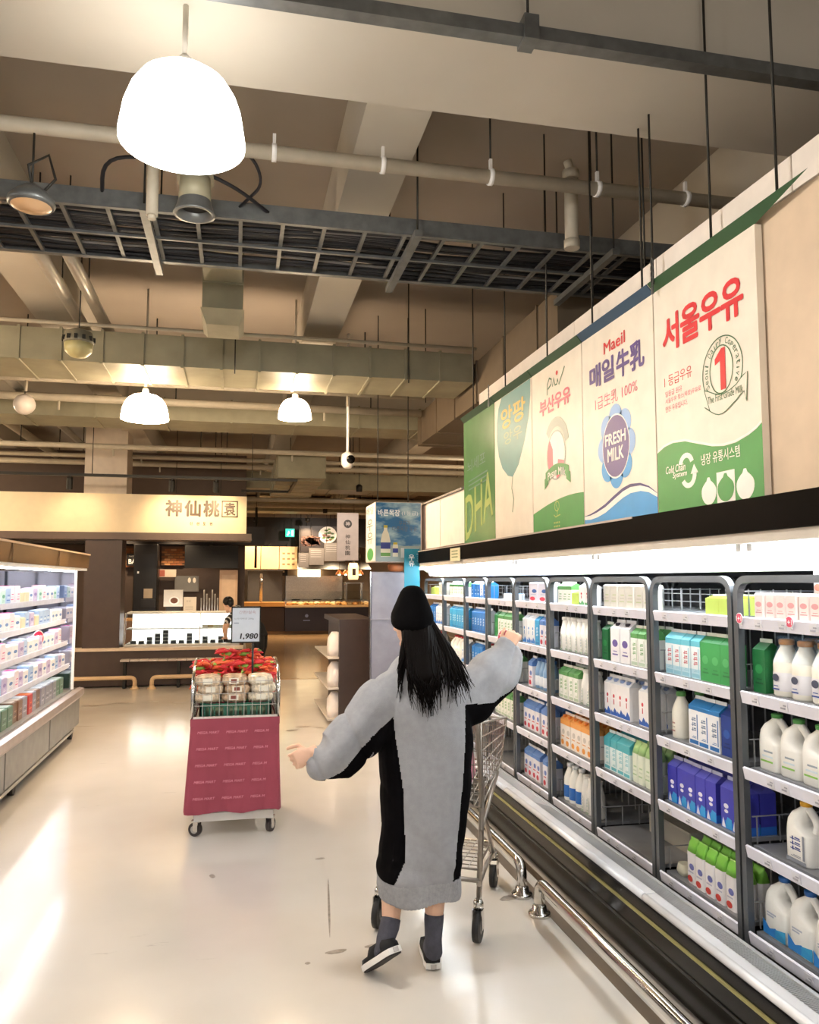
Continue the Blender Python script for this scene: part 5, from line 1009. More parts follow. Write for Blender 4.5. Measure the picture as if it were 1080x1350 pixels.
for i, (x, y, z, tx, tz, e) in enumerate(((2.35, 15.6, 3.35, 62, 0, 120), (2.3, 21.4, 3.4, 66, 0, 160))):  # spots added to brighten the two far signs
    t = thing('added_sign_spot', ('added black spotlight aimed at the tall pale hanging sign', 'added black spotlight aimed at the far food photo sign')[i], 'spotlight')
    obj('spot_can', MB().lathe([(.06, 0), (.065, .12), (.03, .15)], (x, y, z), 12), DARKM, t); mb = MB(); rod(mb, x, y, z+.13); obj('stem', mb, DARKM, t)
    l = bpy.data.lights.new('added_sign_bulb', 'SPOT'); l.energy = e; l.color = (1, .86, .72); l.spot_size = 1.2; l.spot_blend = .7; l.shadow_soft_size = .05
    lo = bpy.data.objects.new('added_sign_bulb', l); COL.objects.link(lo); lo.parent = t; lo.location = (x, y+.06, z-.03); lo.rotation_euler = (math.radians(tx), 0, 0)
# ------------------------------------------------------------------ produce trolley with the crimson cloth
PT = thing('display_trolley', 'white wheeled display trolley wrapped in a crimson MEGA MART cloth', 'trolley')
WM = C('#dedad4', .35)
X0, X1, YA, YB = -.245, .265, 5.25, 5.95
mb = MB(); mb.box(X0+.01, X1-.01, YA+.02, YB, .10, .15); mb.box(X0+.02, X1-.02, YA+.03, YB-.02, .15, .17); obj('base_frame', mb, WM, PT)
obj('deck', B(X0, X1, YA+.02, YB, .665, .70), WM, PT)
for x in (X0+.015, X1-.04):
    for y in (YA+.03, YB-.03): obj('post', B(x, x+.025, y, y+.025, .15, .664), WM, PT)
for x in (X0+.03, X1-.03):
    for y in (YA+.07, YB-.08):
        c = obj('caster', None, None, PT) if False else None
        w = obj('caster_fork', MB().box(-.024, .024, -.03, .03, .09, .10).box(-.024, -.019, -.016, .016, .034, .0905).box(.019, .024, -.016, .016, .034, .0905), CHROME, PT, (x, y, 0), 1.05 if x < 0 else -.5)
        obj('wheel', MB().tube([(-.015, .012, .042), (.015, .012, .042)], .042, 18), C('#3a3230', .5), w); obj('hub', MB().tube([(-.018, .012, .042), (.018, .012, .042)], .024, 14), C('#b5b0aa', .3), w)
# cloth: hangs from the deck, flares out slightly at the foot, gently rippled
CL = M('crimson_cloth', '#93404f', .8, var=.07, scale=6, bump=.15, bscale=300)
mb = MB(); rings = []; nz_ = 14
for k in range(nz_):
    f = k/(nz_-1); z = .735-.575*f; g = .018+.028*f; pts = []
    per = []
    def side(ax, ay, bx, by, n): return [(ax+(bx-ax)*i/n, ay+(by-ay)*i/n) for i in range(n)]
    L = X0-g; R = X1+.012+g*.35; A = YA-.008-g*.35; Bq = YB+.01
    per = side(L, A, R, A, 26)+side(R, A, R, Bq, 20)+side(R, Bq, L, Bq, 20)+side(L, Bq, L, A, 20)
    for i, (x, y) in enumerate(per):
        wob = .006*f*math.sin(i*.9+1)+.004*f*math.sin(i*2.1)
        if i < 26: y -= wob
        elif i < 46: x += wob+(.02*max(0, f-.55)*math.sin((i-26)/20*3.14))
        elif i < 66: y += wob
        else: x -= wob
        pts.append((x, y, z-.008*f*math.sin(i*.5)))
    rings.append(pts)
mb.loft(rings, caps=False, smooth=True); cl = obj('cloth', mb, CL, PT)
obj('hem_band', MB().box(X0-.022, X1+.02, YA-.018, YA-.0155, .690, .735), CL, cl)
TXT = C('#cf8592', .7)
for r in range(5):
    zc = .645-.1*r
    f = (.735-zc)/.575; g = .018+.028*f; L = X0-g; A = YA-.008-g*.35-.013
    for c in range(3):
        xx = L+.045+.175*c
        s = 'MEGA MART' if c < 2 else 'MEGA M'
        text(s, (xx, A, zc), (.135 if c < 2 else .09, 0, 0), (0, 0, .016), TXT, cl, shear=.25, bold=.02, name='printed_text')
# basket with wire sides
mb = MB()
def wirebox(mb, x0, x1, y0, y1, z0, z1, n, r=.0022):
    for f in range(n+1):
        x = x0+(x1-x0)*f/n; mb.tube([(x, y0, z0), (x, y0, z1)], r, 4); mb.tube([(x, y1, z0), (x, y1, z1)], r, 4)
        y = y0+(y1-y0)*f/n; mb.tube([(x0, y, z0), (x0, y, z1)], r, 4); mb.tube([(x1, y, z0), (x1, y, z1)], r, 4)
    for z in (z0, z0+(z1-z0)*.33, z0+(z1-z0)*.66, z1):
        mb.tube([(x0, y0, z), (x1, y0, z), (x1, y1, z), (x0, y1, z), (x0, y0, z)], r*1.2, 4)
wirebox(mb, X0, X1, YA, YB, .74, .96, 10); obj('wire_basket', mb, CHROME, PT)
for x in (X0-.012, X1+.012):
    obj('side_handle', MB().tube(bend([(x, YA+.02, .70), (x, YA+.02, .96), (x, YA+.25, 1.05), (x, YB-.02, 1.05), (x, YB-.02, .70)], .1, 5), .011, 8), CHROME, PT)
obj('rim_board', B(X0-.006, X1+.006, YA-.012, YA+.015, .705, .745), C('#d8cfc6', .4), PT)
# green crates
def crate(x0, x1, y0, y1, z0, z1, label):
    t = thing('plastic_crate', label, 'crate'); G = C('#1f5a48', .5)
    obj('floor', B(x0, x1, y0, y1, z0, z0+.01), G, t)
    for (a, b, c, d) in ((x0, x1, y0, y0+.012), (x0, x1, y1-.012, y1), (x0, x0+.012, y0, y1), (x1-.012, x1, y0, y1)):
        m2 = MB(); m2.box(a, b, c, d, z0+.01, z0+.025); m2.box(a, b, c, d, z1-.02, z1)
        ln = (b-a) if (b-a) > (d-c) else (d-c); n = int(ln/.03)
        for k in range(n+1):
            u = k/n*(ln-.008)
            if k % 5 == 0: w_ = .02
            else: w_ = .008
            u = min(u, ln-w_)
            if (b-a) > (d-c): m2.box(a+u, a+u+w_, c, d, z0+.024, z1-.019)
            else: m2.box(a, b, c+u, c+u+w_, z0+.024, z1-.019)
        obj('crate_wall', m2, G, t)
crate(X0+.03, X1-.03, YA+.03, YB-.05, .701, .82, 'dark green plastic crate inside the display trolley')
# packets: cream mushroom packs in front, red pepper packs behind
def packet(w, d, h, mats, seed):
    r_ = random.Random(seed); mb = MB(); n = 12; rings = []
    for k, (s, z) in enumerate(((.75, 0), (1, .25), (1.02, .55), (.9, .85), (.45, 1.0))):
        rings.append([(w/2*s*math.copysign(abs(math.cos(a))**.6, math.cos(a))*(1+.08*r_.random()), d/2*s*math.copysign(abs(math.sin(a))**.6, math.sin(a))*(1+.08*r_.random()), h*z) for a in [2*math.pi*j/n for j in range(n)]])
    mb.loft(rings, smooth=True); return mb
CRM = [packet(.155, .10, .062, None, s).mesh('mushroom_pack', M('cream_pack_%d' % s, ('#c9b398', '#b89c80', '#d8c8b0')[s % 3], .3, var=.5, scale=45, coat=.4)) for s in range(3)]
LBL = MB().box(-.03, .03, -.0535, -.0515, .015, .05).mesh('label', C('#efe8d8', .4)); LBR = MB().box(-.018, .018, -.0545, -.0536, .022, .044).mesh('stamp', C('#8a4a3c', .4))
k = 0
for lay in range(3):
    for row in range(2):
        for c in range(3):
            x = X0+.085+.165*c+(.012 if lay % 2 else -.006); y = YA+.095+.115*row; z = .822+.052*lay
            o = obj('mushroom_pack', CRM[k % 3], loc=(x, y, z), rotz=(rj.random()-.5)*.16)
            tag(o, 'cream mushroom pack, %s layer, %s row, %s in display trolley' % (('lowest', 'middle', 'top')[lay], ('front', 'second')[row], ('left', 'centre', 'right')[c]), 'food pack', 'cream packs in the display trolley')
            obj('label', LBL, parent=o); 
            if k % 2: obj('stamp', LBR, parent=o)
            k += 1
# red packs: a heap of small crinkled peppers packs
def pepper_pack(seed):
    r_ = random.Random(seed); mb = MB()
    for i in range(16):
        x = (r_.random()-.5)*.12; y = (r_.random()-.5)*.05; z = .014+.065*r_.random(); a = r_.random()*6.28; l = .035+.02*r_.random()
        d = Vector((math.cos(a), math.sin(a)*.5, .5*(r_.random()-.3))).normalized()*l; c = Vector((x, y, z))
        mm = 0 if r_.random() < .55 else (1 if r_.random() < .7 else 2)
        mb.tube([c-d, c-d*.4+Vector((0, 0, .008)), c+d*.4+Vector((0, 0, .006)), c+d], [.004, .014, .013, .003], 6, m=mm)
    return mb
RM = [C('#cf2f33', .3), C('#e8663c', .3), C('#7da042', .4)]
FILM = M('clear_film', '#f6dcd8', .08, trans=.85, var=.05, ior=1.05)
RP = [pepper_pack(s).mesh('peppers', RM) for s in range(5)]
FM = [packet(.14, .09, .085, None, 20+s).mesh('pepper_pack', FILM) for s in range(3)]
k = 0
for lay in range(4):
    for row in range(3):
        for c in range(4):
            if lay == 3 and (c in (0, 3) or row != 1): continue
            x = X0+.06+.128*c+(.02 if lay % 2 else -.01)+.01*(rj.random()-.5); y = YA+.33+.10*row; z = .822+.072*lay
            if x+.07 > X1+.02: x = X1-.055
            o = obj('pepper_pack', RP[k % 5], loc=(x, y, z), rotz=(rj.random()-.5)*.5)
            tag(o, 'red pepper pack, %s layer, %s row, %s from left in display trolley' % (('lowest', 'second', 'third', 'top')[lay], ('front', 'middle', 'back')[row], ORD[c]), 'food pack', 'red pepper packs heaped in the display trolley')
            k += 1
# price card
t = thing('price_sign', 'black framed price card reading 1,980 on a thin post in the trolley', 'sign')
obj('post', MB().tube([(.115, YA+.272, .835), (.115, YA+.272, 1.20)], .007, 8), DARKM, t)
mb = MB(); x0, x1, z0, z1 = -.03, .165, 1.18, 1.425; yc = YA+.262
for a in ((x0, x1, z0, z0+.01), (x0, x1, z1-.01, z1), (x0, x0+.008, z0, z1), (x1-.008, x1, z0, z1)): mb.box(a[0], a[1], yc-.006, yc+.006, a[2], a[3])
obj('frame', mb, DARKM, t); obj('card', B(x0+.006, x1-.006, yc-.002, yc+.003, z0+.008, z1-.008), C('#c9d0da', .4), t)
text('1,980', (.028, yc-.003, 1.203), (.12, 0, 0), (0, 0, .042), C('#2a2a2e'), t, bold=.03, shear=.15)
text('간편/실속', (.02, yc-.003, 1.375), (.11, 0, 0), (0, 0, .022), C('#a88a92'), t); text('느타리버섯 250g', (-.012, yc-.003, 1.335), (.13, 0, 0), (0, 0, .014), C('#7f8794'), t); obj('print', B(-.012, .02, yc-.0035, yc-.0025, 1.31, 1.317), C('#8f97a4'), t)

# ------------------------------------------------------------------ shopping cart in front of the woman
SC = thing('shopping_cart', 'wire shopping cart with black casters in front of the woman', 'shopping cart', (.874, 3.657, 0), -math.radians(30))
WIRE = M('cart_wire', '#a39a90', .3, .75, var=.1)
# local axes: +y forward, +x right
def lt(mb, pts, r, n=8): mb.tube(pts, r, n); return mb
for s in (-1, 1):
    f = obj('side_frame', lt(MB(), bend([(s*.24, -.13, 1.0), (s*.24, .0, .93), (s*.235, .10, .60), (s*.235, .02, .16)], .06, 4), .0135), WIRE, SC)
    obj('diagonal_brace', lt(MB(), [(s*.237, .06, .46), (s*.225, .50, .625)], .011), WIRE, SC)
    obj('lower_rail', lt(MB(), bend([(s*.235, .02, .24), (s*.2, .35, .22), (s*.17, .66, .17)], .08, 4), .012), WIRE, SC)
    obj('front_strut', lt(MB(), bend([(s*.17, .66, .15), (s*.20, .36, .40), (s*.232, .08, .55)], .08, 4), .012), WIRE, SC)
    for (wx, wy, r) in ((s*.235, 0, .065), (s*.17, .65, .055)):
        c = obj('caster_fork', MB().lathe([(.022, 0), (.024, .03), (.016, .045)], (wx, wy+.01, .135), 12).box(wx-.024, wx-.019, wy-.02, wy+.02, .055, .14).box(wx+.019, wx+.024, wy-.02, wy+.02, .055, .14), CHROME, SC)
        obj('wheel', MB().tube([(wx-.014, wy, r), (wx+.014, wy, r)], r, 20), C('#1b1a1a', .5), c); obj('hub', MB().tube([(wx-.0165, wy, r), (wx+.0165, wy, r)], r*.45, 14), C('#77726c', .4), c)
obj('handle', lt(MB(), [(-.25, -.13, 1.0), (.25, -.13, 1.0)], .016), C('#5a2026', .5), SC)
def quadwire(A, Bq, Cq, D, nu, nv, r=.0025):
    A, Bq, Cq, D = map(Vector, (A, Bq, Cq, D)); m = MB()
    for i in range(nu+1):
        u = i/nu; m.tube([A.lerp(Bq, u), D.lerp(Cq, u)], r, 4)
    for j in range(nv+1):
        v = j/nv; m.tube([A.lerp(D, v), Bq.lerp(Cq, v)], r*1.3, 4)
    m.tube([A, Bq, Cq, D, A], .006, 6); return m
z0r, z0f, zt = .60, .76, .955
PTS = dict(rlb=(-.235, .08, .56), rrb=(.235, .08, .56), rlt=(-.255, .0, zt), rrt=(.255, .0, zt), flb=(-.215, .66, .645), frb=(.215, .66, .645), flt=(-.24, .68, .87), frt=(.24, .68, .87))
q = lambda *k: [PTS[i] for i in k]
obj('basket_side', quadwire(*q('rrb', 'frb', 'frt', 'rrt'), 14, 6), WIRE, SC); obj('basket_side', quadwire(*q('rlb', 'flb', 'flt', 'rlt'), 14, 6), WIRE, SC)
obj('basket_front', quadwire(*q('flb', 'frb', 'frt', 'flt'), 12, 5), WIRE, SC); obj('basket_gate', quadwire(*q('rlb', 'rrb', 'rrt', 'rlt'), 14, 6), WIRE, SC); obj('basket_floor', quadwire(*q('rlb', 'rrb', 'frb', 'flb'), 14, 9), WIRE, SC)
obj('lower_rack', quadwire((-.225, .03, .30), (.225, .03, .30), (.18, .55, .26), (-.18, .55, .26), 10, 8), WIRE, SC)
mb = MB(); lt(mb, [(-.235, .02, .255), (.235, .02, .255)], .011); obj('rear_axle_bar', mb, WIRE, SC)
mb = MB(); mb.lathe([(.018, 0), (.02, .03), (.012, .05)], (.12, .03, .25), 10); obj('lock_box', mb, C('#5a3036', .5), SC)
def wl(x, y, z):
    a = -math.radians(30); return (.874+x*math.cos(a)-y*math.sin(a), 3.657+x*math.sin(a)+y*math.cos(a), z)
o = obj('pink_pack', MB().bbox(-.05, .05, -.07, .07, 0, .13, .012), M('pink_wrap', '#c9728a', .3, var=.3, scale=30)); o.location = wl(.13, .16, .665); o.rotation_euler = (math.radians(22), 0, -math.radians(30)); tag(o, 'pink wrapped pack lying in the shopping cart', 'pack'); obj('label', B(-.03, .03, -.0715, -.0705, .04, .08), C('#f0d8de'), o)
o = obj('snack_bag', MB().loft([rrect(.16, .03, .012, 0), rrect(.17, .07, .02, .06), rrect(.17, .06, .02, .13), rrect(.16, .012, .004, .18)], smooth=True), M('snack_foil', '#c05068', .25, var=.3, scale=18)); o.location = wl(.03, .20, .70); o.rotation_euler = (0, 0, .6); tag(o, 'crimson snack bag standing in the shopping cart', 'snack bag'); obj('print', MB().box(-.0365, -.0355, -.05, .05, .05, .11), C('#e8c8b0'), o)

# ------------------------------------------------------------------ people
SKIN = M('skin', '#e2b79c', .5, var=.05, scale=20)
def ring_e(c, ux, uy, rx, ry, n=20, p=1.0):
    c, ux, uy = Vector(c), Vector(ux), Vector(uy)
    f = lambda v: math.copysign(abs(v)**p, v)
    return [c+ux*rx*f(math.cos(2*math.pi*j/n))+uy*ry*f(math.sin(2*math.pi*j/n)) for j in range(n)]
def remesh(mb, voxel, smooth=4, name='m', factor=.5):
    me = mb.mesh(name, []) if False else None
    me = bpy.data.meshes.new(name); me.from_pydata(mb.v, [], mb.f); me.update(); fix_normals(me)
    o = bpy.data.objects.new(name, me); COL.objects.link(o)
    r = o.modifiers.new('r', 'REMESH'); r.mode = 'VOXEL'; r.voxel_size = voxel; r.adaptivity = 0; r.use_smooth_shade = True
    if smooth: s = o.modifiers.new('s', 'SMOOTH'); s.iterations = smooth; s.factor = factor
    out = bpy.data.meshes.new_from_object(o.evaluated_get(bpy.context.evaluated_depsgraph_get()))
    bpy.data.objects.remove(o); bpy.data.meshes.remove(me)
    out.polygons.foreach_set('use_smooth', [True]*len(out.polygons)); return out
def limb(mb, pts, rad, n=14): mb.tube(pts, rad, n)
def ball(mb, c, rx, ry, rz, n=14, rot=None):
    rings = []
    for i in range(1, 10):
        t = math.pi*i/10; rings.append([Vector((rx*math.sin(t)*math.cos(2*math.pi*j/n), ry*math.sin(t)*math.sin(2*math.pi*j/n), -rz*math.cos(t))) for j in range(n)])
    R = rot or Matrix.Identity(3)
    mb.loft([[R @ p+Vector(c) for p in r] for r in rings])
def hand(mb, wrist, d, palm_n, thumb, curl, L=.165):
    """palm, four bent fingers of unequal length and a thumb; d = pointing direction, palm_n = palm side, thumb = thumb side"""
    w = Vector(wrist); d = Vector(d).normalized(); t = Vector(thumb); t = (t-d*t.dot(d)).normalized(); n = d.cross(t)
    if n.dot(Vector(palm_n)) < 0: n = -n
    pl = L*.52
    mb.loft([ring_e(w-d*.03, t, n, .024, .018, 12), ring_e(w, t, n, .025, .018, 12), ring_e(w+d*pl*.35, t, n, .034, .015, 12, .8), ring_e(w+d*pl*.8, t, n, .039, .013, 12, .8), ring_e(w+d*pl, t, n, .036, .011, 12, .8)])
    for k, (o, l) in enumerate(((.029, .42), (.010, .47), (-.010, .44), (-.028, .35))):
        b = w+d*pl*.86+t*o; l *= L; a = curl*(1+.12*k); pts = [b]; cur = b; ang = .15
        for seg, sl in enumerate((.46, .32, .26)):
            ang += a*(.7 if seg == 0 else 1.0); dd = d*math.cos(ang)+n*math.sin(ang); cur = cur+dd*l*sl; pts.append(cur)
        mb.tube(pts, [.0074, .0072, .0066, .0052], 8)
    b = w+d*pl*.22+t*.026; p1 = b+(t*.75+d*.55+n*.35).normalized()*.030; p2 = p1+(d*.9+t*.25+n*.3).normalized()*.028; p3 = p2+(d*.95+n*.25).normalized()*.022
    mb.tube([b-t*.012, p1, p2, p3], [.012, .0105, .0092, .007], 8)
def head(mb, c, yaw, tilt=0, s=1.0):
    """skull, jaw, nose, brow, lips, ears; face looks along +Y turned by yaw"""
    R = Matrix.Rotation(yaw, 3, 'Z') @ Matrix.Rotation(tilt, 3, 'X'); c = Vector(c); P = lambda x, y, z: R @ Vector((x*s, y*s, z*s))+c
    ball(mb, P(0, -.012, .03), .076*s, .094*s, .088*s, 18, R); ball(mb, P(0, .022, -.035), .058*s, .066*s, .075*s, 16, R)
    mb.tube([P(0, .080, .022), P(0, .096, -.004), P(0, .104, -.022), P(0, .088, -.030)], [.007*s, .010*s, .013*s, .009*s], 8)
    for q in (-1, 1):
        mb.tube([P(q*.012, .082, .030), P(q*.035, .076, .034), P(q*.055, .055, .030)], [.006, .008, .005], 6)
        mb.tube([P(q*.076, -.005, .022), P(q*.085, -.012, .008), P(q*.081, -.006, -.014), P(q*.074, .0, -.022)], [.006, .011, .010, .005], 7)
        mb.tube([P(q*.012, .086, -.020), P(q*.017, .082, -.024)], .006, 6)
    mb.tube([P(-.022, .076, -.052), P(0, .086, -.050), P(.022, .076, -.052)], [.004, .008, .004], 7); mb.tube([P(-.018, .075, -.061), P(0, .084, -.063), P(.018, .075, -.061)], [.004, .008, .004], 7)
    ball(mb, P(0, .068, -.095), .022*s, .018*s, .018*s, 10, R)
    return P
def face_parts(parent, P):
    for q in (-1, 1):
        m2 = MB(); ball(m2, P(q*.031, .071, .014), .012, .010, .009, 10); obj('eye', m2, C('#f1ece6', .2), parent)
        m2 = MB(); ball(m2, P(q*.031, .079, .014), .0055, .004, .006, 8); obj('iris', m2, C('#2a1a14', .2), parent)
        m2 = MB(); m2.tube([P(q*.015, .086, .036), P(q*.033, .082, .041), P(q*.05, .068, .036)], .003, 5); obj('eyebrow', m2, C('#2c211d', .6), parent)
    m2 = MB(); m2.tube([P(-.02, .080, -.056), P(0, .0905, -.056), P(.02, .080, -.056)], [.002, .005, .002], 6); obj('lips', m2, C('#b0605c', .4), parent)

W_ = thing('person', 'person in a black beanie and long grey and black sweatshirt dress, arms spread', 'person', (.75, 3.35, 0)); W_.location = (0, 0, 0)
mb = MB()
hc = (.742, 3.375, 1.42)
HP = head(mb, hc, math.radians(42), math.radians(-8), .9)
limb(mb, [(.748, 3.355, 1.37), (.755, 3.35, 1.30), (.765, 3.352, 1.22)], [.052, .049, .058])
mb.loft([ring_e((.77, 3.36, z), (1, 0, 0), (0, 1, 0), rx, ry, 20) for z, rx, ry in ((.66, .13, .10), (.74, .16, .115), (.84, .155, .11), (.95, .125, .09), (1.05, .135, .095), (1.15, .135, .085), (1.21, .10, .065), (1.25, .055, .05))])
# arms
limb(mb, [(.68, 3.36, 1.14), (.60, 3.35, 1.08), (.49, 3.33, .965), (.39, 3.315, .895), (.305, 3.303, .903)], [.045, .045, .040, .033, .023])
limb(mb, [(.86, 3.36, 1.14), (.94, 3.37, 1.11), (1.09, 3.42, 1.14), (1.165, 3.45, 1.215), (1.208, 3.466, 1.305)], [.045, .045, .040, .033, .023])
hand(mb, (.305, 3.303, .903), (-.85, -.12, -.35), (.2, .8, -.4), (-.25, .2, 1), .8, .13)
hand(mb, (1.208, 3.466, 1.305), (.5, .15, .85), (.6, .5, -.5), (-.6, .4, .2), .75, .125)
# legs
limb(mb, [(.70, 3.37, .76), (.695, 3.40, .62), (.675, 3.41, .45), (.662, 3.385, .33), (.640, 3.325, .21), (.605, 3.28, .15)], [.085, .078, .055, .050, .036, .032])
limb(mb, [(.85, 3.37, .76), (.855, 3.40, .62), (.85, 3.41, .45), (.845, 3.39, .33), (.835, 3.37, .20), (.828, 3.36, .09)], [.085, .078, .055, .052, .038, .032])
limb(mb, [(.604, 3.278, .145), (.592, 3.30, .10), (.565, 3.345, .065)], [.028, .028, .022]); limb(mb, [(.826, 3.345, .055), (.835, 3.42, .045), (.845, 3.50, .03)], [.032, .034, .025])
body = remesh(mb, .0044, 2); body.materials.append(SKIN); BODY = obj('body', body, parent=W_); BODY['label'] = 'bare hands, ankles and cheek'
face_parts(W_, HP)
# dress
GREY = M('grey_fleece', '#9a9b9f', .9, var=.06, scale=40, bump=.25, bscale=400); BLK = M('black_fleece', '#070608', .95, var=.2, scale=30, spec=.08); RIB = M('grey_rib_knit', '#a3a4a8', .9, var=.1, scale=60, bump=.4, bscale=300)
mb = MB(); T = []
for z, cx, rx, cy, ry in ((.285, .772, .166, 3.375, .135), (.33, .770, .170, 3.375, .14), (.37, .768, .172, 3.37, .145), (.385, .772, .176, 3.37, .15), (.45, .778, .178, 3.37, .155), (.55, .786, .181, 3.37, .158), (.65, .793, .187, 3.37, .16), (.78, .797, .197, 3.365, .16), (.90, .797, .202, 3.36, .155), (1.0, .792, .200, 3.355, .15), (1.08, .785, .19, 3.35, .14), (1.15, .778, .178, 3.35, .125), (1.20, .772, .16, 3.352, .11), (1.24, .764, .115, 3.354, .09), (1.262, .757, .085, 3.356, .075), (1.275, .754, .07, 3.357, .068)):
    T.append(ring_e((cx, cy, z), (1, 0, 0), (0, 1, 0), rx, ry, 28, .85))
mb.loft(T)
def sleeve(pts):
    P = [Vector(p[0]) for p in pts]; rings = []
    for i, (c, up, r1, r2) in enumerate(pts):
        t = (P[min(i+1, len(P)-1)]-P[max(i-1, 0)]).normalized(); u = Vector(up); u = (u-t*u.dot(t)).normalized(); v = t.cross(u); rings.append(ring_e(c, u, v, r1, r2, 22, .9))
    mb.loft(rings)
sleeve([((.70, 3.35, 1.09), (.6, 0, .8), .15, .10), ((.62, 3.345, 1.065), (.5, 0, .85), .148, .10), ((.55, 3.335, 1.02), (.45, 0, .9), .125, .095), ((.47, 3.325, .945), (.42, 0, .9), .112, .09), ((.405, 3.315, .890), (.38, 0, .92), .108, .085), ((.355, 3.31, .872), (.4, 0, .92), .096, .075), ((.318, 3.305, .885), (.45, 0, .9), .062, .055), ((.292, 3.302, .902), (.5, 0, .87), .04, .04)])
sleeve([((.85, 3.35, 1.08), (-.2, 0, 1), .15, .11), ((.93, 3.37, 1.09), (-.2, 0, 1), .14, .105), ((1.0, 3.39, 1.105), (-.2, 0, 1), .122, .10), ((1.07, 3.415, 1.135), (-.25, 0, 1), .11, .092), ((1.13, 3.435, 1.180), (-.45, 0, .9), .112, .085), ((1.175, 3.45, 1.225), (-.7, 0, .7), .10, .075), ((1.20, 3.462, 1.275), (-.85, 0, .5), .066, .058), ((1.216, 3.47, 1.32), (-.9, 0, .4), .042, .04)])
dr = remesh(mb, .0058, 5)
co = np.empty(len(dr.vertices)*3); dr.vertices.foreach_get('co', co); co = co.reshape(-1, 3); nr = np.empty(len(dr.vertices)*3); dr.vertices.foreach_get('normal', nr); nr = nr.reshape(-1, 3)
x, y, z = co.T
fold = .009*np.sin(26*(x+.55*z)+9*y)*np.clip((.75-z)/.4, 0, 1)+.010*np.sin(34*(x-.9*z)+3)*np.clip((np.abs(x-.78)-.17)/.12, 0, 1)+.006*np.sin(19*x+31*z)*np.clip((z-.85)/.3, 0, 1)+.003*np.sin(60*z+14*x)*np.exp(-((z-.43)/.05)**2)
fold += .0022*np.sin(170*np.arctan2(y-3.37, x-.77)/2)*(z < .372)
cr = lambda ph, k: (1-np.abs(np.sin(ph)))**k
fold -= .007*cr(9*(x+1.1*z)+5*y, 2.5)*np.clip((.80-z)/.35, 0, 1)*(z > .38)
fold -= .013*cr(16*(x*.9+.5*z)+1.0, 4)*np.clip((.66-x)/.12, 0, 1)
fold -= .013*cr(15*(x-.5*z)+.6, 4)*np.clip((x-.96)/.10, 0, 1)
co += nr*fold[:, None]; dr.vertices.foreach_set('co', co.ravel())
for m_ in (GREY, BLK, RIB): dr.materials.append(m_)
PL = [(0.635, 1.046), (0.645, 0.96), (0.674, 0.75), (0.683, 0.558), (0.68, 0.469), (0.64, 0.380), (0.53, 0.380), (0.518, 0.702), (0.56, 0.905), (0.487, 0.770), (0.334, 0.735), (0.309, 0.80), (0.364, 0.80), (0.431, 0.835), (0.545, 0.965)]
PRr = [(0.942, 1.082), (1.085, 1.075), (1.166, 1.110), (1.26, 1.17), (1.26, 0.90), (1.063, 0.80), (1.025, 0.380), (0.883, 0.380), (0.906, 0.567), (0.927, 0.804), (0.940, 1.001)]
def inside(px, pz, poly):
    r = np.zeros(len(px), bool); n = len(poly)
    for i in range(n):
        (x1, z1), (x2, z2) = poly[i], poly[(i+1) % n]
        c = ((z1 > pz) != (z2 > pz)) & (px < (x2-x1)*(pz-z1)/(z2-z1+1e-12)+x1); r ^= c
    return r
n = len(dr.polygons); ce = np.empty(n*3); dr.polygons.foreach_get('center', ce); ce = ce.reshape(-1, 3)
blk = inside(ce[:, 0], ce[:, 2], PL) | inside(ce[:, 0], ce[:, 2], PRr); mi = np.where(ce[:, 2] < .375, 2, np.where(blk, 1, 0)).astype(np.int32)
dr.polygons.foreach_set('material_index', mi); dr.update()
DR = obj('dress', dr, parent=W_); DR['label'] = 'oversized grey sweatshirt dress with black side panels'
# beanie
mb = MB(); bc = Vector((.741, 3.372, 1.42)); prof = [(.086, -.016), (.0925, -.004), (.0940, .018), (.0915, .036), (.0865, .050), (.0800, .066), (.0700, .088), (.0610, .110), (.0520, .130), (.0400, .146), (.0240, .155), (.008, .158)]
n = 48; rings = []
for r, zz in prof:
    rings.append([(bc.x-.004*max(0, zz-.05)/.1+r*(1+.012*math.cos(24*a))*math.cos(a)*.97, bc.y-.018*max(0, zz-.04)/.1-.002+r*(1+.012*math.cos(24*a))*math.sin(a)*1.1, bc.z+zz+.020*math.sin(a)*max(0, 1-zz/.12)) for a in [2*math.pi*j/n for j in range(n)]])
mb.loft(rings, smooth=True); BE = obj('beanie', mb, M('black_knit', '#070607', .95, var=.25, scale=90, spec=.08), W_)
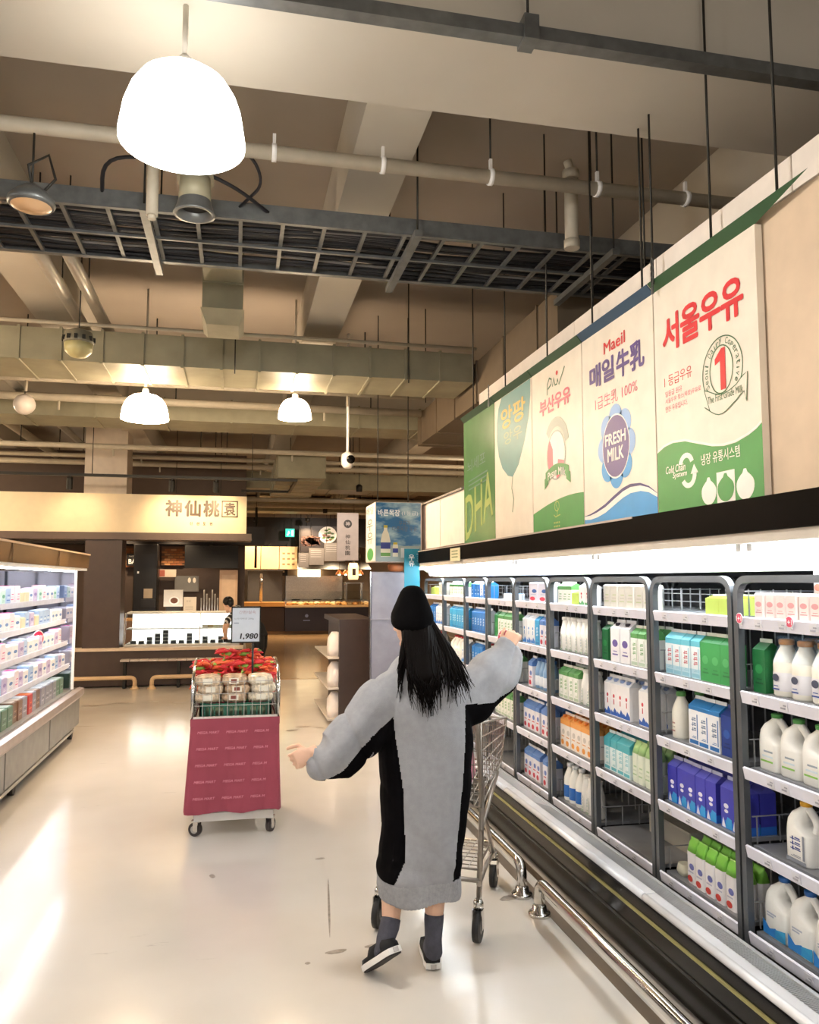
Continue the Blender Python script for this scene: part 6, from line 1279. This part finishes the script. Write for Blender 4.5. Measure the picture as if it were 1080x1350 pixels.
# hair
HAIR = M('dark_brown_hair', '#0b0706', .55, var=.5, scale=14, stretch=(30, 30, 2), spec=.08)
mb = MB(); rh = random.Random(21)
mb.loft([[Vector(c)+(p-Vector(c))*(1+.035*math.sin(j*2.3)+.02*math.sin(j*5.1)) for j, p in enumerate(ring_e(c, (1, 0, 0), (0, 1, 0), rx, ry, 40))] for c, rx, ry in (((.752, 3.362, 1.45), .064, .068), ((.756, 3.356, 1.41), .074, .074), ((.766, 3.345, 1.38), .074, .076), ((.766, 3.315, 1.32), .076, .07), ((.757, 3.268, 1.265), .080, .045), ((.763, 3.232, 1.22), .066, .026), ((.766, 3.215, 1.18), .040, .012))], smooth=True)
for i in range(270):
    s = rh.random()*2-1
    a = math.pi*1.5+(s*1.05 if s < 0 else s*2.1)
    p0 = Vector((.750+.066*math.cos(a), 3.362+.066*math.sin(a), 1.435))
    if s > .35 and rh.random() < .7:
        k = rh.random(); end = Vector((.855+.125*k, 3.205+.02*k, 1.075+.10*rh.random()+.015*k)); m1 = Vector((.850+.02*k, 3.31, 1.36)); m2 = Vector((.872+.055*k, 3.232, 1.24))
    elif s < -.80:
        end = Vector((.650+.03*rh.random(), 3.235, 1.10+.11*rh.random())); m1 = Vector((.704, 3.275, 1.36)); m2 = Vector((.645+.012*rh.random(), 3.25, 1.24))
    else:
        end = Vector((.772+s*.07+.035*(rh.random()-.5), 3.187+.01*rh.random(), 1.03+.13*rh.random()+.07*abs(s))); m1 = Vector((.758+s*.086, 3.275-.022*(1-s*s), 1.35)); m2 = Vector((.760+s*.105, 3.215, 1.19))
    pts = []; ph = rh.random()*6; am = .007+.010*rh.random()
    for k in range(11):
        u = k/10; p = p0*(1-u)**3+m1*3*u*(1-u)**2+m2*3*u*u*(1-u)+end*u**3
        pts.append(p+Vector((am*u*math.sin(ph+u*8), am*.4*u*math.cos(ph+u*6), 0)))
    r0 = .0045+.0035*rh.random()
    mb.tube(pts, [r0*(1.15-.2*k/10)*(1 if k < 5 else max(.12, 1-((k-4)/6)**1.3)) for k in range(11)], 5)
H_ = obj('hair', mb, HAIR, W_); H_['label'] = 'long dark brown hair'
# socks and canvas shoes
SOCK = M('charcoal_sock', '#4a4a54', .9, var=.12, scale=50, bump=.3, bscale=300); SHOE = M('black_canvas', '#131214', .8, var=.15); RUB = C('#ece9e4', .5)
obj('sock', MB().tube([(.642, 3.329, .22), (.634, 3.316, .195), (.612, 3.288, .158), (.605, 3.275, .135), (.592, 3.30, .102), (.572, 3.335, .075)], [.041, .0405, .037, .036, .030, .024], 16), SOCK, W_)
obj('sock', MB().tube([(.8355, 3.371, .208), (.833, 3.368, .18), (.829, 3.362, .11), (.827, 3.352, .065), (.835, 3.42, .055), (.842, 3.47, .045)], [.0415, .041, .036, .038, .037, .03], 16), SOCK, W_)
def shoe(name, R, c):
    """low canvas shoe, local +y = toe, sole at z=0, heel at y=0"""
    out = [(0, .0), (.030, .006), (.036, .04), (.035, .09), (.041, .15), (.040, .19), (.030, .228), (.0, .24), (-.028, .228), (-.036, .19), (-.037, .15), (-.033, .09), (-.035, .04), (-.029, .006)]
    tr = lambda p: R @ Vector(p)+Vector(c)
    sh = thing if False else None
    up = MB(); rings = []
    for k, (zz, s, sh_) in enumerate(((.022, .98, 0), (.045, .97, .0), (.062, .84, .012), (.072, .70, .016))):
        rings.append([tr((x_*s, .12+(y_-.12)*(s if y_ < .12 else (1.0-.25*k*.6 if k < 3 else .45)), zz-(.022 if k > 1 and y_ > .15 else 0))) for x_, y_ in out])
    up.loft(rings, smooth=True); u = obj(name, up, SHOE, W_)
    so = MB(); so.loft([[tr((x_*1.04, .12+(y_-.12)*1.04, zz)) for x_, y_ in out] for zz in (.006, .028)]); obj('rubber_sole', so, RUB, u)
    tl = MB(); tl.loft([[tr((x_*.96, .12+(y_-.12)*.97, zz)) for x_, y_ in out] for zz in (.0, .0058)]); obj('outsole', tl, C('#35302e', .7), u)
    hl = MB(); hl.box(-.012, .012, -.0075, -.005, .008, .026); m2 = hl.mesh('heel_patch', C('#b9b4b0', .5)); m2.transform(Matrix.Translation(Vector(c)) @ R.to_4x4()); obj('heel_patch', m2, parent=u)
Rr = Matrix.Rotation(math.radians(-6), 3, 'Z'); shoe('shoe', Rr, (.820, 3.325, .0))
Rl = Matrix.Rotation(math.radians(26), 3, 'Z') @ Matrix.Rotation(math.radians(-36), 3, 'X'); shoe('shoe', Rl, (.642, 3.205, .136))

# shopper leaning over the far counter
S_ = thing('person', 'person in black trousers and a striped top leaning over the food counter', 'person', (0, 0, 0))
mb = MB(); P2 = head(mb, (-.12, 12.78, 1.22), math.radians(20), math.radians(-25))
limb(mb, [(-.08, 12.70, 1.16), (-.02, 12.62, 1.12)], [.05, .055])
mb.loft([ring_e(c, (.3, 0, 1) if False else (0, 1, 0), u, rx, ry, 18) for c, u, rx, ry in (((-.03, 12.5, 1.13), (.2, 0, 1), .10, .10), ((.07, 12.48, 1.08), (.3, 0, 1), .17, .12), ((.18, 12.42, 1.0), (.4, 0, .9), .16, .11), ((.27, 12.36, .92), (.5, 0, .85), .15, .12), ((.33, 12.32, .84), (.7, 0, .7), .16, .13), ((.36, 12.3, .76), (1, 0, .2), .15, .12))])
for q, (hx, hy) in enumerate(((.33, 12.22), (.38, 12.40))):
    limb(mb, [(hx, hy, .80), (hx+.01, hy, .60), (hx-.01, hy+.01, .45), (hx+.03, hy-.02, .25), (hx+.05, hy-.04, .06)], [.10, .085, .062, .058, .04]); limb(mb, [(hx+.05, hy-.05, .04), (hx-.06, hy+.02, .035), (hx-.12, hy+.04, .03)], [.035, .038, .028])
limb(mb, [(.0, 12.38, 1.12), (-.12, 12.42, 1.0), (-.16, 12.52, .86), (-.15, 12.64, .74)], [.055, .05, .042, .028]); hand(mb, (-.15, 12.64, .74), (0, .8, -.5), (0, -.3, -1), (-1, 0, 0), .5, .15)
limb(mb, [(.06, 12.60, 1.10), (.0, 12.68, .98), (-.02, 12.74, .88), (-.03, 12.80, .80)], [.055, .05, .042, .028]); hand(mb, (-.03, 12.80, .80), (0, .7, -.6), (0, -.3, -1), (1, 0, 0), .5, .15)
b2 = remesh(mb, .009, 2)
STR = bpy.data.materials.new('striped_knit'); STR.use_nodes = True; N = STR.node_tree.nodes; L = STR.node_tree.links
tc = N.new('ShaderNodeTexCoord'); wv = N.new('ShaderNodeTexWave'); wv.inputs['Scale'].default_value = 9; wv.bands_direction = 'DIAGONAL'; rp = N.new('ShaderNodeValToRGB'); rp.color_ramp.interpolation = 'CONSTANT'; rp.color_ramp.elements[0].color = (.008, .008, .01, 1); rp.color_ramp.elements[1].position = .72; rp.color_ramp.elements[1].color = (.6, .58, .55, 1)
L.new(tc.outputs['Object'], wv.inputs['Vector']); L.new(wv.outputs['Fac'], rp.inputs[0]); L.new(rp.outputs[0], N['Principled BSDF'].inputs['Base Color'])
for m_ in (SKIN, STR, C('#121113', .8), C('#1d1a19', .6)): b2.materials.append(m_)
n = len(b2.polygons); ce = np.empty(n*3); b2.polygons.foreach_get('center', ce); ce = ce.reshape(-1, 3)
mi = np.zeros(n, np.int32); X_, Y_, Z_ = ce.T
mi[:] = np.where((X_ > -.06) & (Z_ > .88) & (X_ < .22), 1, np.where((X_ >= .22) | (Z_ < .70), 2, 0)); mi[(X_ < -.0) & (Z_ > .95) & (Y_ < 12.52)] = 1; mi[Z_ < .065] = 3; mi[(Y_ > 12.66) & (Z_ > 1.08)] = 0
b2.polygons.foreach_set('material_index', mi); obj('body', b2, parent=S_); face_parts(S_, P2)
m2 = MB(); ball(m2, P2(0, -.02, .045), .084, .10, .085, 16); m2.tube([P2(0, -.09, .03), P2(0, -.11, -.04), P2(0, -.09, -.09)], [.05, .045, .01], 10); obj('hair', m2, C('#14100f', .5), S_)
